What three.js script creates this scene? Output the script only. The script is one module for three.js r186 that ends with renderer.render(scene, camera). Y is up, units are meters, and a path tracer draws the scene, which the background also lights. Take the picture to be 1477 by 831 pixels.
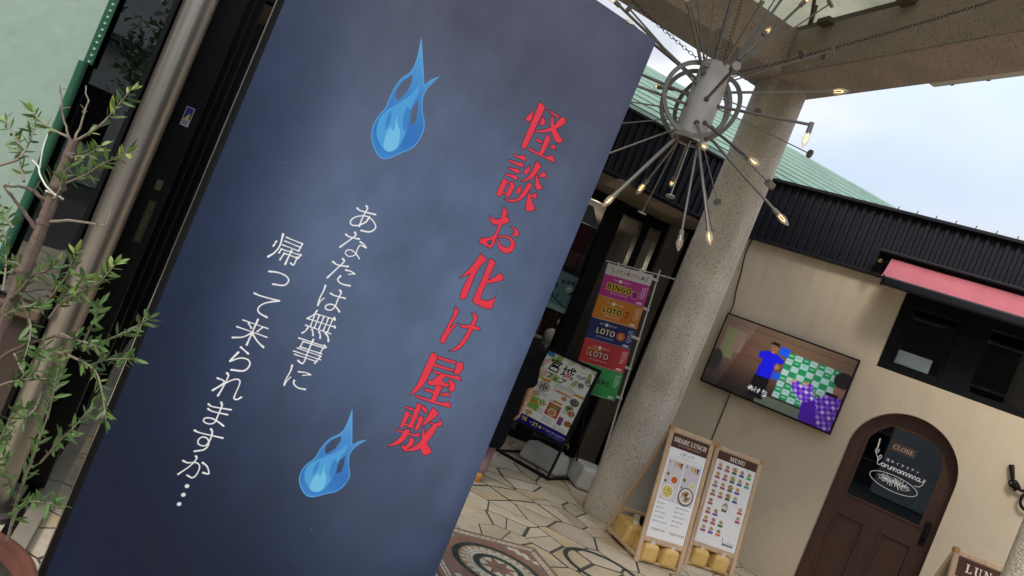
import * as THREE from 'three';
import { RoundedBoxGeometry } from 'three/addons/geometries/RoundedBoxGeometry.js';
import { mergeGeometries } from 'three/addons/utils/BufferGeometryUtils.js';
import { MarchingCubes } from 'three/addons/objects/MarchingCubes.js';

// ------------------------------------------------------------------ camera, sky, sun, exposure
const scene = new THREE.Scene();
const camera = new THREE.PerspectiveCamera(42.27, 1024 / 576, 0.05, 400);
camera.position.set(0, 1.6, 0);
camera.rotation.order = 'YXZ';
camera.rotation.set(0.00744, 0, THREE.MathUtils.degToRad(22.5));
const renderer = new THREE.WebGLRenderer({ antialias: true });
renderer.setSize(1024, 576);
renderer.toneMapping = THREE.LinearToneMapping;
renderer.toneMappingExposure = 1.5;
renderer.shadowMap.enabled = true;

// seeded random numbers and smooth noise
let seed = 7;
const rnd = () => { seed = (seed + 0x6d2b79f5) | 0; let t = Math.imul(seed ^ (seed >>> 15), 1 | seed); t = (t + Math.imul(t ^ (t >>> 7), 61 | t)) ^ t; return ((t ^ (t >>> 14)) >>> 0) / 4294967296; };
const rr = (a, b) => a + (b - a) * rnd();
const hash = (x, y, z, s) => { let h = Math.imul(x, 374761393) ^ Math.imul(y, 668265263) ^ Math.imul(z, 2147483647) ^ Math.imul(s, 1274126177); h = Math.imul(h ^ (h >>> 13), 1274126177); return ((h ^ (h >>> 16)) >>> 0) / 4294967296; };
const sm = (t) => t * t * (3 - 2 * t);
function noise3(x, y, z, s = 0) {
  const i = Math.floor(x), j = Math.floor(y), k = Math.floor(z), u = sm(x - i), v = sm(y - j), w = sm(z - k);
  const L = (a, b, t) => a + (b - a) * t, H = (a, b, c) => hash(i + a, j + b, k + c, s);
  return L(L(L(H(0, 0, 0), H(1, 0, 0), u), L(H(0, 1, 0), H(1, 1, 0), u), v), L(L(H(0, 0, 1), H(1, 0, 1), u), L(H(0, 1, 1), H(1, 1, 1), u), v), w);
}
const fbm3 = (x, y, z, o, s) => { let a = 0, n = 0, f = 1; for (let q = 0; q < o; q++) { a += noise3(x * f, y * f, z * f, s + q) / f; n += 1 / f; f *= 2; } return a / n; };
// noise that repeats after n cells
function tnoise(x, y, n, s) {
  const i = Math.floor(x), j = Math.floor(y), u = sm(x - i), v = sm(y - j), m = (a) => ((a % n) + n) % n;
  const H = (a, b) => hash(m(i + a), m(j + b), 0, s);
  const a = H(0, 0) + (H(1, 0) - H(0, 0)) * u, b = H(0, 1) + (H(1, 1) - H(0, 1)) * u;
  return a + (b - a) * v;
}
const tfbm = (x, y, n, o, s) => { let a = 0, w = 0, f = 1; for (let q = 0; q < o; q++) { a += tnoise(x * n * f, y * n * f, n * f, s + q) / f; w += 1 / f; f *= 2; } return a / w; };

{ // overcast sky with soft, thin clouds and pale blue between them
  const W = 1024, H = 512, data = new Float32Array(W * H * 4);
  for (let r = 0; r < H; r++) for (let c = 0; c < W; c++) {
    const el = ((r + 0.5) / H - 0.5) * Math.PI, az = ((c + 0.5) / W - 0.5) * 2 * Math.PI;
    const x = Math.cos(az) * Math.cos(el), y = Math.sin(el), z = Math.sin(az) * Math.cos(el);
    const e = Math.max(y, 0), k = 1 / (e + 0.35);
    const n = fbm3(x * k * 1.5 + 3.1, 4.2, z * k * 1.5 + 1.7, 5, 11), m = fbm3(x * k * 3.4 + 9, 1.2, z * k * 3.4 + 4, 5, 23);
    const cl = THREE.MathUtils.smoothstep(n * 0.7 + m * 0.3, 0.4, 0.6), grey = THREE.MathUtils.smoothstep(m * 0.6 + n * 0.4, 0.46, 0.62);
    const lum = 0.43 + 0.98 * e;
    const blue = [0.645, 0.755, 0.92], white = [0.99 - 0.36 * grey, 1.0 - 0.33 * grey, 1.03 - 0.29 * grey];
    for (let q = 0; q < 3; q++) {
      let v = (blue[q] + (white[q] - blue[q]) * cl) * lum;
      if (y < 0) v *= 0.55;
      data[(r * W + c) * 4 + q] = v;
    }
    data[(r * W + c) * 4 + 3] = 1;
  }
  const t = new THREE.DataTexture(data, W, H, THREE.RGBAFormat, THREE.FloatType);
  t.mapping = THREE.EquirectangularReflectionMapping; t.magFilter = THREE.LinearFilter; t.needsUpdate = true;
  scene.background = t; scene.environment = t;
}
const sun = new THREE.DirectionalLight(0xfff4e4, 1.5);
sun.position.set(-5, 16, 9); sun.target.position.set(1, 0, -6);
sun.castShadow = true; sun.shadow.radius = 34;
Object.assign(sun.shadow.camera, { left: -14, right: 14, top: 14, bottom: -14, near: 1, far: 50 });
sun.shadow.mapSize.set(2048, 2048);
scene.add(sun, sun.target);

// ------------------------------------------------------------------ helpers
const DEG = Math.PI / 180;
const used = new Map();
function numbered(name) { const n = used.get(name) ?? 0; used.set(name, n + 1); return n ? name + '_' + String(n).padStart(3, '0') : name; }
// x to the right, y up, d metres ahead of the viewpoint
const V = (x, y, d) => new THREE.Vector3(x, y, -d);
function thing(name, label, category, [x, y, d] = [0, 0, 0], turn = 0, group) {
  const o = new THREE.Group(); o.name = numbered(name); o.position.set(x, y, -d); o.rotation.y = turn * DEG;
  o.userData = { label, category }; if (group) o.userData.group = group; scene.add(o); return o;
}
function clean(g) {
  if (g.index) g = g.toNonIndexed();
  for (const k of Object.keys(g.attributes)) if (!['position', 'normal', 'uv'].includes(k)) g.deleteAttribute(k);
  if (!g.attributes.uv) g.setAttribute('uv', new THREE.BufferAttribute(new Float32Array(g.attributes.position.count * 2), 2));
  g.clearGroups(); return g;
}
const merge = (list) => list.length === 1 ? clean(list[0]) : mergeGeometries(list.map(clean));
// texture coordinates in metres, taken from the face's main direction
function metric(g) {
  g = clean(g); const p = g.attributes.position, n = g.attributes.normal, uv = g.attributes.uv;
  for (let i = 0; i < p.count; i++) {
    const a = Math.abs(n.getX(i)), b = Math.abs(n.getY(i)), c = Math.abs(n.getZ(i));
    if (b >= a && b >= c) uv.setXY(i, p.getX(i), p.getZ(i)); else if (a >= c) uv.setXY(i, p.getZ(i), p.getY(i)); else uv.setXY(i, p.getX(i), p.getY(i));
  }
  return g;
}
function obj(name, list, m, parent, raw) {
  const g0 = merge([].concat(list)), g = raw ? g0 : metric(g0);
  const o = new THREE.Mesh(g, m); o.name = parent ? name : numbered(name); o.castShadow = o.receiveShadow = true; (parent ?? scene).add(o); return o;
}
const box = (w, h, d, x = 0, y = 0, z = 0) => new THREE.BoxGeometry(w, h, d).translate(x, y, z);
const rbox = (w, h, d, r, x = 0, y = 0, z = 0, s = 2) => new RoundedBoxGeometry(w, h, d, s, r).translate(x, y, z);
const span = (x0, x1, y0, y1, z0, z1) => box(x1 - x0, y1 - y0, z1 - z0, (x0 + x1) / 2, (y0 + y1) / 2, (z0 + z1) / 2);
const rspan = (x0, x1, y0, y1, z0, z1, r = 0.006) => rbox(x1 - x0, y1 - y0, z1 - z0, Math.min(r, (x1 - x0) / 2.1, (y1 - y0) / 2.1, (z1 - z0) / 2.1), (x0 + x1) / 2, (y0 + y1) / 2, (z0 + z1) / 2);
function rod(a, b, r, r2 = r, n = 10) {
  const d = b.clone().sub(a), g = new THREE.CylinderGeometry(r2, r, d.length(), n);
  g.applyQuaternion(new THREE.Quaternion().setFromUnitVectors(new THREE.Vector3(0, 1, 0), d.normalize())); const c = a.clone().add(b).multiplyScalar(0.5);
  return g.translate(c.x, c.y, c.z);
}
const curve = (pts) => new THREE.CatmullRomCurve3(pts);
const tube = (pts, r, n = 24, m = 8) => new THREE.TubeGeometry(curve(pts), n, r, m);
function taper(pts, r0, r1, n = 24, m = 8) { // tube whose radius runs from r0 to r1
  const c = curve(pts), g = new THREE.TubeGeometry(c, n, 1, m), p = g.attributes.position, q = new THREE.Vector3();
  for (let i = 0; i <= n; i++) { c.getPointAt(i / n, q); const r = r0 + (r1 - r0) * i / n; for (let j = 0; j <= m; j++) { const k = i * (m + 1) + j; p.setXYZ(k, q.x + (p.getX(k) - q.x) * r, q.y + (p.getY(k) - q.y) * r, q.z + (p.getZ(k) - q.z) * r); } }
  return g;
}
function extrude(pts, depth, holes = [], bevel = 0) {
  const s = pts instanceof THREE.Shape ? pts : new THREE.Shape(pts.map(([x, y]) => new THREE.Vector2(x, y)));
  for (const h of holes) s.holes.push(h instanceof THREE.Path ? h : new THREE.Path(h.map(([x, y]) => new THREE.Vector2(x, y))));
  return new THREE.ExtrudeGeometry(s, { depth, bevelEnabled: bevel > 0, bevelThickness: bevel, bevelSize: bevel, bevelOffset: -bevel, bevelSegments: 2, curveSegments: 24 });
}
const rect = (x0, x1, y0, y1) => [[x0, y0], [x1, y0], [x1, y1], [x0, y1]];
function sheet(x0, x1, y0, y1, z) { const g = new THREE.PlaneGeometry(x1 - x0, y1 - y0); return g.translate((x0 + x1) / 2, (y0 + y1) / 2, z); }

// ------------------------------------------------------------------ materials
function tex(n, f, channels = 1) { // f(u, v) -> value or [r, g, b], 0..1, linear
  const d = new Uint8Array(n * n * 4);
  for (let y = 0; y < n; y++) for (let x = 0; x < n; x++) { const v = f(x / n, y / n), k = (y * n + x) * 4; for (let q = 0; q < 3; q++) d[k + q] = 255 * Math.min(1, Math.max(0, channels === 3 ? v[q] : v)); d[k + 3] = 255; }
  const t = new THREE.DataTexture(d, n, n); t.wrapS = t.wrapT = THREE.RepeatWrapping; t.magFilter = THREE.LinearFilter; t.needsUpdate = true; return t;
}
const tiled = (t, k) => { const c = t.clone(); c.repeat.set(k, k); c.needsUpdate = true; return c; };
const lin = (r, g, b) => new THREE.Color().setRGB(r, g, b);
function M(c, rough, o = {}) { return new THREE.MeshStandardMaterial({ color: lin(...c), roughness: rough, metalness: 0, ...o }); }
const T = {};
T.grime = tex(512, (u, v) => 0.72 + 0.28 * sm(tfbm(u, v, 4, 6, 3)) + 0.1 * (tfbm(u, v, 64, 2, 9) - 0.5));
T.soft = tex(512, (u, v) => 0.84 + 0.18 * tfbm(u, v, 3, 6, 13) + 0.03 * (tfbm(u, v, 50, 2, 19) - 0.5));
// plaster, 6 m to the tile: faint clouds, rain streaks from the top, dirt along the foot
T.plaster = tex(1024, (u, v) => { const x = u * 6, y = v * 6, c = tfbm(u, v, 5, 6, 13), s = tfbm(u * 8 % 1, v * 0.5, 12, 4, 17), st = Math.max(0, s - 0.5) * Math.max(0, Math.min(1, (y - 1.6) / 1.5)), ft = Math.exp(-y / (0.10 + 0.25 * c)); return 0.86 + 0.16 * c - 0.32 * st - 0.22 * ft - 0.05 * Math.max(0, tfbm(u, v, 30, 3, 23) - 0.6) * 4; });
T.fine = tex(512, (u, v) => 0.5 * tfbm(u, v, 48, 3, 31) + 0.5 * tfbm(u, v, 6, 4, 41));
// washed aggregate: small pebbles of different tone in pale mortar
{
  const n = 1024, cells = 128, bump = new Float32Array(n * n);
  T.pebble = tex(n, (u, v) => {
    const x = u * cells, y = v * cells, i = Math.floor(x), j = Math.floor(y); let best = 9, id = 0;
    for (let a = -1; a < 2; a++) for (let b = -1; b < 2; b++) {
      const ci = (i + a + cells) % cells, cj = (j + b + cells) % cells, px = i + a + hash(ci, cj, 1, 5), py = j + b + hash(ci, cj, 2, 5);
      const d = Math.hypot(x - px, y - py) / (0.35 + 0.45 * hash(ci, cj, 3, 5)); if (d < best) { best = d; id = hash(ci, cj, 4, 5); }
    }
    const st = tfbm(u, v, 5, 4, 77), in_ = best < 0.92, q = Math.round(v * n) * n + Math.round(u * n);
    bump[q] = in_ ? 1 - best * best * 0.8 : 0.12;
    const tone = in_ ? (id < 0.07 ? 0.52 : id < 0.22 ? 0.8 : id < 0.85 ? 0.96 : 1.04) : 0.84;
    const k = tone * (0.86 + 0.3 * (st - 0.3)); return [k, k * (id > 0.6 ? 0.985 : 0.95), k * (id > 0.6 ? 0.95 : 0.88)];
  }, 3);
  T.pebbleBump = tex(n, (u, v) => bump[Math.round(v * n) * n + Math.round(u * n)]);
}
T.stone = tex(512, (u, v) => { const a = tfbm(u, v, 3, 6, 51), b = tfbm(u, v, 40, 3, 57), s = Math.max(0, tfbm(u, v, 9, 4, 63) - 0.6) * 1.6; const k = 0.72 + 0.36 * (a - 0.35) + 0.14 * (b - 0.5) - s * 0.6; return [k, k * (0.97 + 0.05 * (a - 0.5)), k * (0.9 + 0.16 * (a - 0.5))]; }, 3);
T.wood = tex(512, (u, v) => { const w = tfbm(u, v, 3, 3, 71), g = tnoise((u * 40 + w * 5) , v * 2, 40, 73), f = tnoise(u * 160, v * 6, 160, 79); return 0.68 + 0.24 * g + 0.12 * f - 0.06 * w; });
T.bark = tex(256, (u, v) => 0.55 + 0.45 * tfbm(u * 1, v, 8, 5, 91));
T.brushed = tex(512, (u, v) => 0.78 + 0.16 * tnoise(u * 128, v * 3, 128, 95) + 0.12 * (tfbm(u, v, 5, 4, 96) - 0.5));
T.fade = tex(512, (u, v) => 0.82 + 0.22 * tfbm(u * 2 % 1, v, 6, 5, 105) - 0.10 * Math.max(0, tnoise(u * 60, v * 2, 60, 107) - 0.55) + 0.03 * Math.sin(u * Math.PI * 256) * Math.sin(v * Math.PI * 256));
T.weave = tex(256, (u, v) => 0.75 + 0.15 * Math.sin(u * Math.PI * 128) * Math.sin(v * Math.PI * 128) + 0.1 * tfbm(u, v, 6, 3, 99));

const aggregate = (c) => M(c, 0.9, { map: tiled(T.pebble, 1 / 1.2), bumpMap: tiled(T.pebbleBump, 1 / 1.2), bumpScale: 0.005 });
const mat = {
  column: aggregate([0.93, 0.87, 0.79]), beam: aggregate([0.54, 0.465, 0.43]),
  stucco: M([0.73, 0.61, 0.455], 0.92, { map: tiled(T.plaster, 1 / 6), bumpMap: tiled(T.fine, 2.5), bumpScale: 0.0026 }),
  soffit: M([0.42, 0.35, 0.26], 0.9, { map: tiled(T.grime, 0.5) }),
  navyMetal: new THREE.MeshPhysicalMaterial({ color: lin(0.012, 0.0135, 0.022), roughness: 0.45, specularIntensity: 0.55, map: tiled(T.grime, 0.5) }),
  blackFrame: new THREE.MeshPhysicalMaterial({ color: lin(0.006, 0.006, 0.008), roughness: 0.4, specularIntensity: 0.45, map: tiled(T.grime, 0.8) }),
  black: new THREE.MeshPhysicalMaterial({ color: lin(0.008, 0.008, 0.010), roughness: 0.55, specularIntensity: 0.5 }),
  roofGreen: M([0.44, 0.62, 0.53], 0.5, { map: tiled(T.grime, 0.3) }),
  steel: M([0.46, 0.42, 0.37], 0.34, { metalness: 0.85, map: tiled(T.brushed, 1.2) }),
  rodMetal: M([0.30, 0.28, 0.255], 0.42, { metalness: 0.75, map: tiled(T.grime, 6) }),
  drum: M([0.74, 0.69, 0.63], 0.55, { metalness: 0.12, map: tiled(T.bark, 1.6), bumpMap: tiled(T.fine, 5), bumpScale: 0.001 }),
  hoop: M([0.30, 0.275, 0.245], 0.5, { metalness: 0.4, map: tiled(T.grime, 4) }),
  chrome: M([0.75, 0.74, 0.72], 0.15, { metalness: 1 }),
  chain: M([0.06, 0.055, 0.055], 0.55, { metalness: 0.6 }),
  bulb: new THREE.MeshPhysicalMaterial({ color: lin(1, 0.95, 0.86), roughness: 0.12, transmission: 0.86, thickness: 0, ior: 1.5, emissive: lin(1, 0.74, 0.42), emissiveIntensity: 0.10 }),
  filament: M([0.9, 0.7, 0.4], 0.5, { emissive: lin(1, 0.66, 0.32), emissiveIntensity: 1.7 }),
  deadFilament: M([0.5, 0.45, 0.4], 0.5),
  glass: new THREE.MeshPhysicalMaterial({ color: lin(0.62, 0.66, 0.68), roughness: 0.02, transmission: 1, thickness: 0, ior: 1.6 }),
  clearGlass: new THREE.MeshPhysicalMaterial({ color: lin(0.92, 0.94, 0.95), roughness: 0.015, transmission: 1, thickness: 0, ior: 1.5 }),
  darkGlass: new THREE.MeshPhysicalMaterial({ color: lin(0.42, 0.44, 0.46), roughness: 0.015, transmission: 1, thickness: 0, ior: 1.7 }),
  mirrorGlass: new THREE.MeshPhysicalMaterial({ color: lin(0.30, 0.32, 0.33), roughness: 0.01, transmission: 1, thickness: 0, ior: 2.3 }),
  doorWood: M([0.082, 0.033, 0.021], 0.48, { map: tiled(T.wood, 1), bumpMap: tiled(T.wood, 1), bumpScale: 0.001 }),
  paleWood: M([0.64, 0.44, 0.28], 0.55, { map: tiled(T.wood, 1.6) }),
  brownWall: M([0.085, 0.06, 0.045], 0.75, { map: tiled(T.grime, 0.8) }),
  interior: M([0.03, 0.028, 0.03], 0.85), interiorWarm: M([0.05, 0.037, 0.03], 0.8),
  whitePlastic: M([0.72, 0.70, 0.66], 0.4, { map: tiled(T.grime, 2) }),
  yellowPlastic: M([0.76, 0.50, 0.17], 0.42, { map: tiled(T.grime, 3), bumpMap: tiled(T.fine, 3), bumpScale: 0.001 }),
  awning: M([0.50, 0.135, 0.165], 0.85, { map: tiled(T.fade, 1) }),
  vinyl: new THREE.MeshPhysicalMaterial({ color: lin(0.42, 0.56, 0.47), roughness: 0.3, clearcoat: 0.7, clearcoatRoughness: 0.04, map: tiled(T.grime, 0.7), bumpMap: tiled(T.fine, 0.5), bumpScale: 0.004 }),
  greenTrim: M([0.018, 0.10, 0.055], 0.4),
  terracotta: M([0.185, 0.066, 0.04], 0.85, { map: tiled(T.grime, 3), bumpMap: tiled(T.fine, 4), bumpScale: 0.002 }),
  soil: M([0.05, 0.035, 0.025], 1, { bumpMap: tiled(T.fine, 8), bumpScale: 0.01 }),
  bark: M([0.19, 0.135, 0.11], 0.9, { map: tiled(T.bark, 14), bumpMap: tiled(T.bark, 14), bumpScale: 0.002 }),
  twig: M([0.33, 0.28, 0.22], 0.85, { map: tiled(T.bark, 20) }),
  mortar: M([0.085, 0.073, 0.062], 0.95, { map: tiled(T.grime, 1.5) }),
  curb: M([0.33, 0.31, 0.28], 0.85, { map: tiled(T.stone, 1.3), bumpMap: tiled(T.fine, 3), bumpScale: 0.002 }),
  asphalt: M([0.06, 0.06, 0.06], 0.95, { map: tiled(T.grime, 0.6) }),
  ceiling: new THREE.MeshPhysicalMaterial({ color: lin(0.92, 0.92, 0.80), roughness: 0.8, transmission: 0.55, thickness: 0, map: tiled(T.grime, 0.6) }),
  joist: M([0.13, 0.105, 0.08], 0.7, { map: tiled(T.grime, 2) }),
  string: M([0.75, 0.74, 0.7], 0.8),
  skin: M([0.56, 0.31, 0.19], 0.55), hair: M([0.012, 0.010, 0.009], 0.6),
  blackCloth: new THREE.MeshPhysicalMaterial({ color: lin(0.006, 0.006, 0.008), roughness: 1, specularIntensity: 0.2 }), whiteCloth: M([0.46, 0.48, 0.55], 0.9), mauveCloth: M([0.26, 0.16, 0.18], 0.9), orangeLeather: M([0.55, 0.23, 0.045], 0.5),
};
const leafMats = [[0.10, 0.195, 0.05], [0.17, 0.29, 0.065], [0.07, 0.145, 0.05], [0.32, 0.43, 0.09]].map((c) => new THREE.MeshPhysicalMaterial({ color: lin(...c), roughness: 0.5, transmission: 0.28, thickness: 0, side: THREE.DoubleSide }));
const stoneMats = [[0.64, 0.56, 0.435], [0.60, 0.515, 0.40], [0.68, 0.61, 0.50], [0.63, 0.52, 0.365], [0.56, 0.495, 0.415], [0.64, 0.575, 0.48]].map((c) => M(c, 0.62, { map: tiled(T.stone, 1.1), bumpMap: tiled(T.stone, 1.1), bumpScale: 0.003 }));

// canvas prints
function canvas(w, h) { const c = document.createElement('canvas'); c.width = w; c.height = h; return [c, c.getContext('2d')]; }
function printTex(c) { const t = new THREE.CanvasTexture(c); t.colorSpace = THREE.SRGBColorSpace; t.anisotropy = 8; return t; }
const printMat = (c, rough = 0.5, o = {}) => new THREE.MeshPhysicalMaterial({ map: printTex(c), roughness: rough, ...o });
mat.column.vertexColors = true;

const RED_STROKES = `
853,399;865,402;876,406;876,416;870,558;866,564;854,566;849,560;851,422;849,405
837,438;846,450;848,466;842,477;830,478;825,471;830,460;836,446
881,439;896,446;900,455;897,464;886,467;880,459;880,447
882,411;888,409;941,409;939,417
951,403;965,407;972,420;963,430;948,450;942,459;926,472;900,488;876,496;876,492;900,479;921,461;936,447;942,420
910,415;924,431;937,450;953,459;988,477;973,495;955,486;937,472;927,459;915,439
887,515;916,512;917,520;889,522
948,516;961,502;976,516;962,517
921,482;941,489;940,504;938,556;921,558;922,548
876,554;918,553;957,554;969,537;983,544;989,557;951,559;878,562
837,596;861,593;872,582;885,591;887,601;875,600;839,602
829,619;864,617;875,607;892,621;862,625;829,626
837,643;861,640;868,632;886,644;873,649;837,649
836,665;863,662;871,655;885,664;886,671;866,670;837,672
835,684;854,687;853,697;852,742;845,746;834,746;832,738;834,691
869,682;885,688;884,698;882,731;872,738;865,734;866,699
850,688;873,685;873,691;851,693
850,726;867,724;867,730;850,731
906,605;914,619;913,633;903,641;895,637;894,629;903,617
924,582;949,588;946,600;939,633;925,651;904,667;898,666;917,647;923,625;924,597
943,621;957,634;971,648;987,653;968,671;955,660;947,639
966,600;984,615;953,627;958,614
904,680;912,689;911,706;904,713;895,708;896,698
926,659;946,662;942,676;935,708;918,733;892,749;864,746;893,738;911,728;919,705;923,677
943,685;959,705;974,719;991,731;973,748;959,750;950,731;944,704
969,678;981,697;950,699;960,689
876,773;895,777;898,793;897,818;895,843;893,868;895,887;895,907;887,919;871,916;847,916;838,907;844,898;865,889;881,878;885,862;885,832;883,804;878,786 X 868,902;881,889;884,905;877,908
841,816;850,822;868,820;884,813;898,802;903,795;916,805;914,813;898,825;874,839;858,839;847,829
885,881;894,870;916,858;942,853;963,862;973,875;972,893;959,909;939,914;922,908;909,896;900,877;904,874;914,889;928,896;943,893;954,886;955,873;946,864;931,861;914,866;898,873
927,822;942,819;958,822;967,831;968,844;954,846;942,843;952,834;946,827
863,947;893,957;888,968;877,993;877,1000;873,1029;877,1103;870,1111;857,1113;851,1105;851,1069;856,1019;848,1029;826,1050;835,1032;850,1001;860,968
902,949;927,953;927,964;926,1027;923,1088;931,1090;950,1087;970,1078;978,1057;979,1087;983,1101;972,1111;952,1112;908,1110;901,1101;901,1089;905,1021;903,967
960,980;981,995;963,1013;923,1033;923,1026;943,1004
850,1143;866,1150;871,1162;868,1176;864,1201;861,1222;872,1202;885,1192;879,1207;871,1223;867,1247;866,1268;863,1275;851,1273;845,1264;848,1242;853,1204;856,1172;853,1154
891,1196;920,1188;937,1180;968,1181;972,1189;958,1193;933,1194;902,1203
916,1145;932,1141;945,1149;945,1163;944,1196;942,1224;935,1254;924,1274;910,1286;890,1291;903,1283;917,1263;925,1230;929,1196;932,1163;928,1151
836,1315;860,1317;863,1332;859,1384;857,1416;845,1450;823,1476;820,1474;828,1450;833,1413;834,1351
863,1321;932,1317;933,1326;864,1329
944,1311;965,1320;967,1330;964,1356;940,1359;942,1345;936,1324
862,1348;936,1346;937,1354;863,1356
864,1371;947,1368;960,1358;981,1373;962,1376;865,1378
889,1378;916,1375;911,1394;920,1397;944,1400;942,1408;921,1412;897,1414;871,1424;862,1409;879,1404
929,1385;951,1384;967,1396;970,1413;960,1422;945,1415;949,1404;939,1394
897,1414;922,1414;920,1428;918,1473;901,1473
863,1436;901,1436;902,1444;863,1444
923,1435;943,1434;949,1424;964,1438;923,1442
841,1468;898,1467;951,1467;963,1454;979,1468;980,1474;944,1476;900,1476;843,1474
823,1513;864,1514;865,1522;823,1519
857,1491;877,1493;878,1508;876,1578;860,1580;861,1513
880,1494;892,1496;911,1514;898,1516;880,1507
830,1529;847,1529;847,1542;846,1583;832,1588;832,1557
885,1529;902,1532;903,1547;899,1582;886,1583;886,1552
847,1536;885,1537;886,1543;847,1542
842,1569;883,1569;884,1575;842,1575
821,1596;895,1597;905,1585;914,1599;898,1603;822,1601
853,1587;871,1584;872,1612;858,1642;820,1659;819,1656;839,1636;851,1613
879,1610;902,1612;904,1630;889,1652;873,1658;863,1641;878,1644;887,1629
917,1491;947,1501;945,1515;931,1534;910,1561;905,1558;912,1529
926,1542;959,1540;961,1520;979,1542;962,1547;932,1548
944,1544;962,1547;960,1573;946,1619;926,1648;882,1660;878,1657;904,1643;922,1620;930,1581
914,1560;929,1587;951,1617;980,1637;961,1659;939,1647;929,1623;919,1589`;
const WHITE_STROKES = `
4.5:417,970;425,973;441,972;478,966
4.5:441,953;447,958;445,978;444,1000;445,1019
4.1:463,980;458,1000;440,1018;423,1024;414,1018;417,1004;431,991;453,982;474,985;492,998;492,1012;479,1024;455,1029
4.5:416,1058;429,1061;460,1056
4.5:439,1042;445,1049;434,1069;414,1101
4.5:467,1063;480,1066;490,1073
3.1:490,1073;471,1073;467,1087;468,1102;462,1112;449,1118;437,1113;438,1102;452,1097;470,1103;485,1113
4.5:411,1151;429,1155;461,1148
4.5:436,1132;443,1138;431,1166;414,1203
4.1:458,1161;474,1159;489,1162
2.8:489,1162;472,1170
4.5:450,1184;446,1196;455,1204;471,1205;490,1202
4.6:418,1228;419,1245;417,1269;420,1293
2.9:420,1293;423,1277;429,1266
4.2:442,1245;457,1247;491,1244
4.2:465,1226;472,1232;471,1259;471,1281;462,1294;447,1295;444,1285;457,1276;475,1279;491,1290
4.2:424,1309;419,1325;405,1342
2.9:421,1320;486,1317
2.9:405,1342;496,1340
2.9:408,1363;492,1364
3.8:422,1321;424,1363
3.8:436,1320;437,1363
3.8:451,1319;451,1363
3.8:466,1319;466,1363
3.8:480,1318;480,1363
5.0:483,1313;487,1318
5.0:494,1338;497,1341
4.2:418,1368;415,1380;408,1389
4.6:432,1369;438,1377;442,1386
4.6:455,1369;462,1377;466,1387
5.0:476,1367;488,1376;494,1388
3.4:404,1407;495,1407
5.0:488,1405;494,1409
3.4:421,1413;490,1413
3.4:418,1432;490,1432
3.8:421,1413;419,1431
3.8:487,1414;484,1433
2.9:412,1438;490,1440
2.9:404,1450;494,1451
2.9:411,1459;486,1460
4.2:490,1440;481,1467
4.6:448,1398;447,1434;448,1474;441,1479;429,1474
4.6:418,1494;420,1512;417,1542;419,1559
2.9:419,1559;422,1544;427,1530
3.8:444,1507;466,1503;483,1505
2.9:483,1505;461,1514
4.6:442,1537;445,1547;461,1555;485,1554
4.9:242,1128;246,1162;240,1187;227,1206
4.3:232,1155;229,1171
3.1:254,1133;305,1134
3.1:254,1145;303,1146
3.1:252,1158;303,1158
4.3:305,1134;303,1158
3.1:254,1171;315,1168
4.3:254,1171;252,1184
4.3:313,1166;310,1179
3.1:268,1180;306,1179
4.3:266,1180;262,1202
4.3:306,1177;305,1202;295,1201
4.9:283,1165;281,1209
4.3:246,1246;272,1240;297,1242;309,1252;302,1270;270,1278
4.3:231,1322;254,1323;307,1319
4.3:304,1320;271,1339;258,1358;265,1372;292,1378
3.1:230,1408;307,1409
3.1:221,1432;315,1435
4.9:270,1393;268,1475
4.3:249,1412;262,1423
4.3:291,1411;282,1427
4.3:267,1438;249,1456;222,1467
4.9:272,1439;294,1456;316,1467
4.9:255,1487;282,1499
4.9:254,1504;242,1534;246,1533;267,1518;289,1517;299,1530;290,1552;255,1560
4.9:247,1573;254,1581;252,1617;248,1645
4.3:227,1595;249,1601;228,1634
4.3:228,1634;256,1601;278,1583;292,1588;293,1625;294,1640;304,1641;313,1631
4.4:232,1677;246,1681;299,1676
4.4:236,1691;252,1695;295,1693
4.4:264,1662;270,1672;270,1704;269,1725;255,1734;238,1730;240,1719;258,1716;278,1721;297,1729
4.4:224,1763;242,1766;309,1765
4.4:266,1747;274,1757;276,1783;268,1801;250,1800;245,1787;254,1776;269,1779;277,1794;271,1812;247,1824
4.4:227,1859;242,1862;264,1856;278,1865;279,1889;271,1903;254,1899
4.4:256,1837;261,1844;252,1869;229,1902
4.9:282,1852;298,1860;311,1880;294,1881
dot:266,1931
dot:266,1959
dot:265,1989`;
const FLAME_LAYERS = `
O:0,0;26,49;64,123;75,96;94,77;78,113;72,140;74,164;93,203;107,217;118,244;115,289;100,320;76,341;58,364;38,382;16,381;-12,359;-28,335;-35,307;-32,269;-18,239;-21,206;-19,168;-10,132;8,109;14,72
H:16,108;23,131;21,164;8,197;-3,197;-11,174;-5,142
H:64,171;75,201;82,232;71,253;61,229;56,199
M:48,118;57,145;52,185;56,231;67,269;67,301;64,334;48,355;21,355;-6,336;-22,311;-28,278;-16,243;4,214;28,181;40,157
D:56,205;66,248;62,277;52,271;38,229;38,203
D:-1,235;-8,262;3,300;8,281;9,265
I:23,239;29,266;48,278;59,310;60,336;43,356;24,356;15,341;11,306;16,280;27,293;32,285;23,261`;
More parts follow.
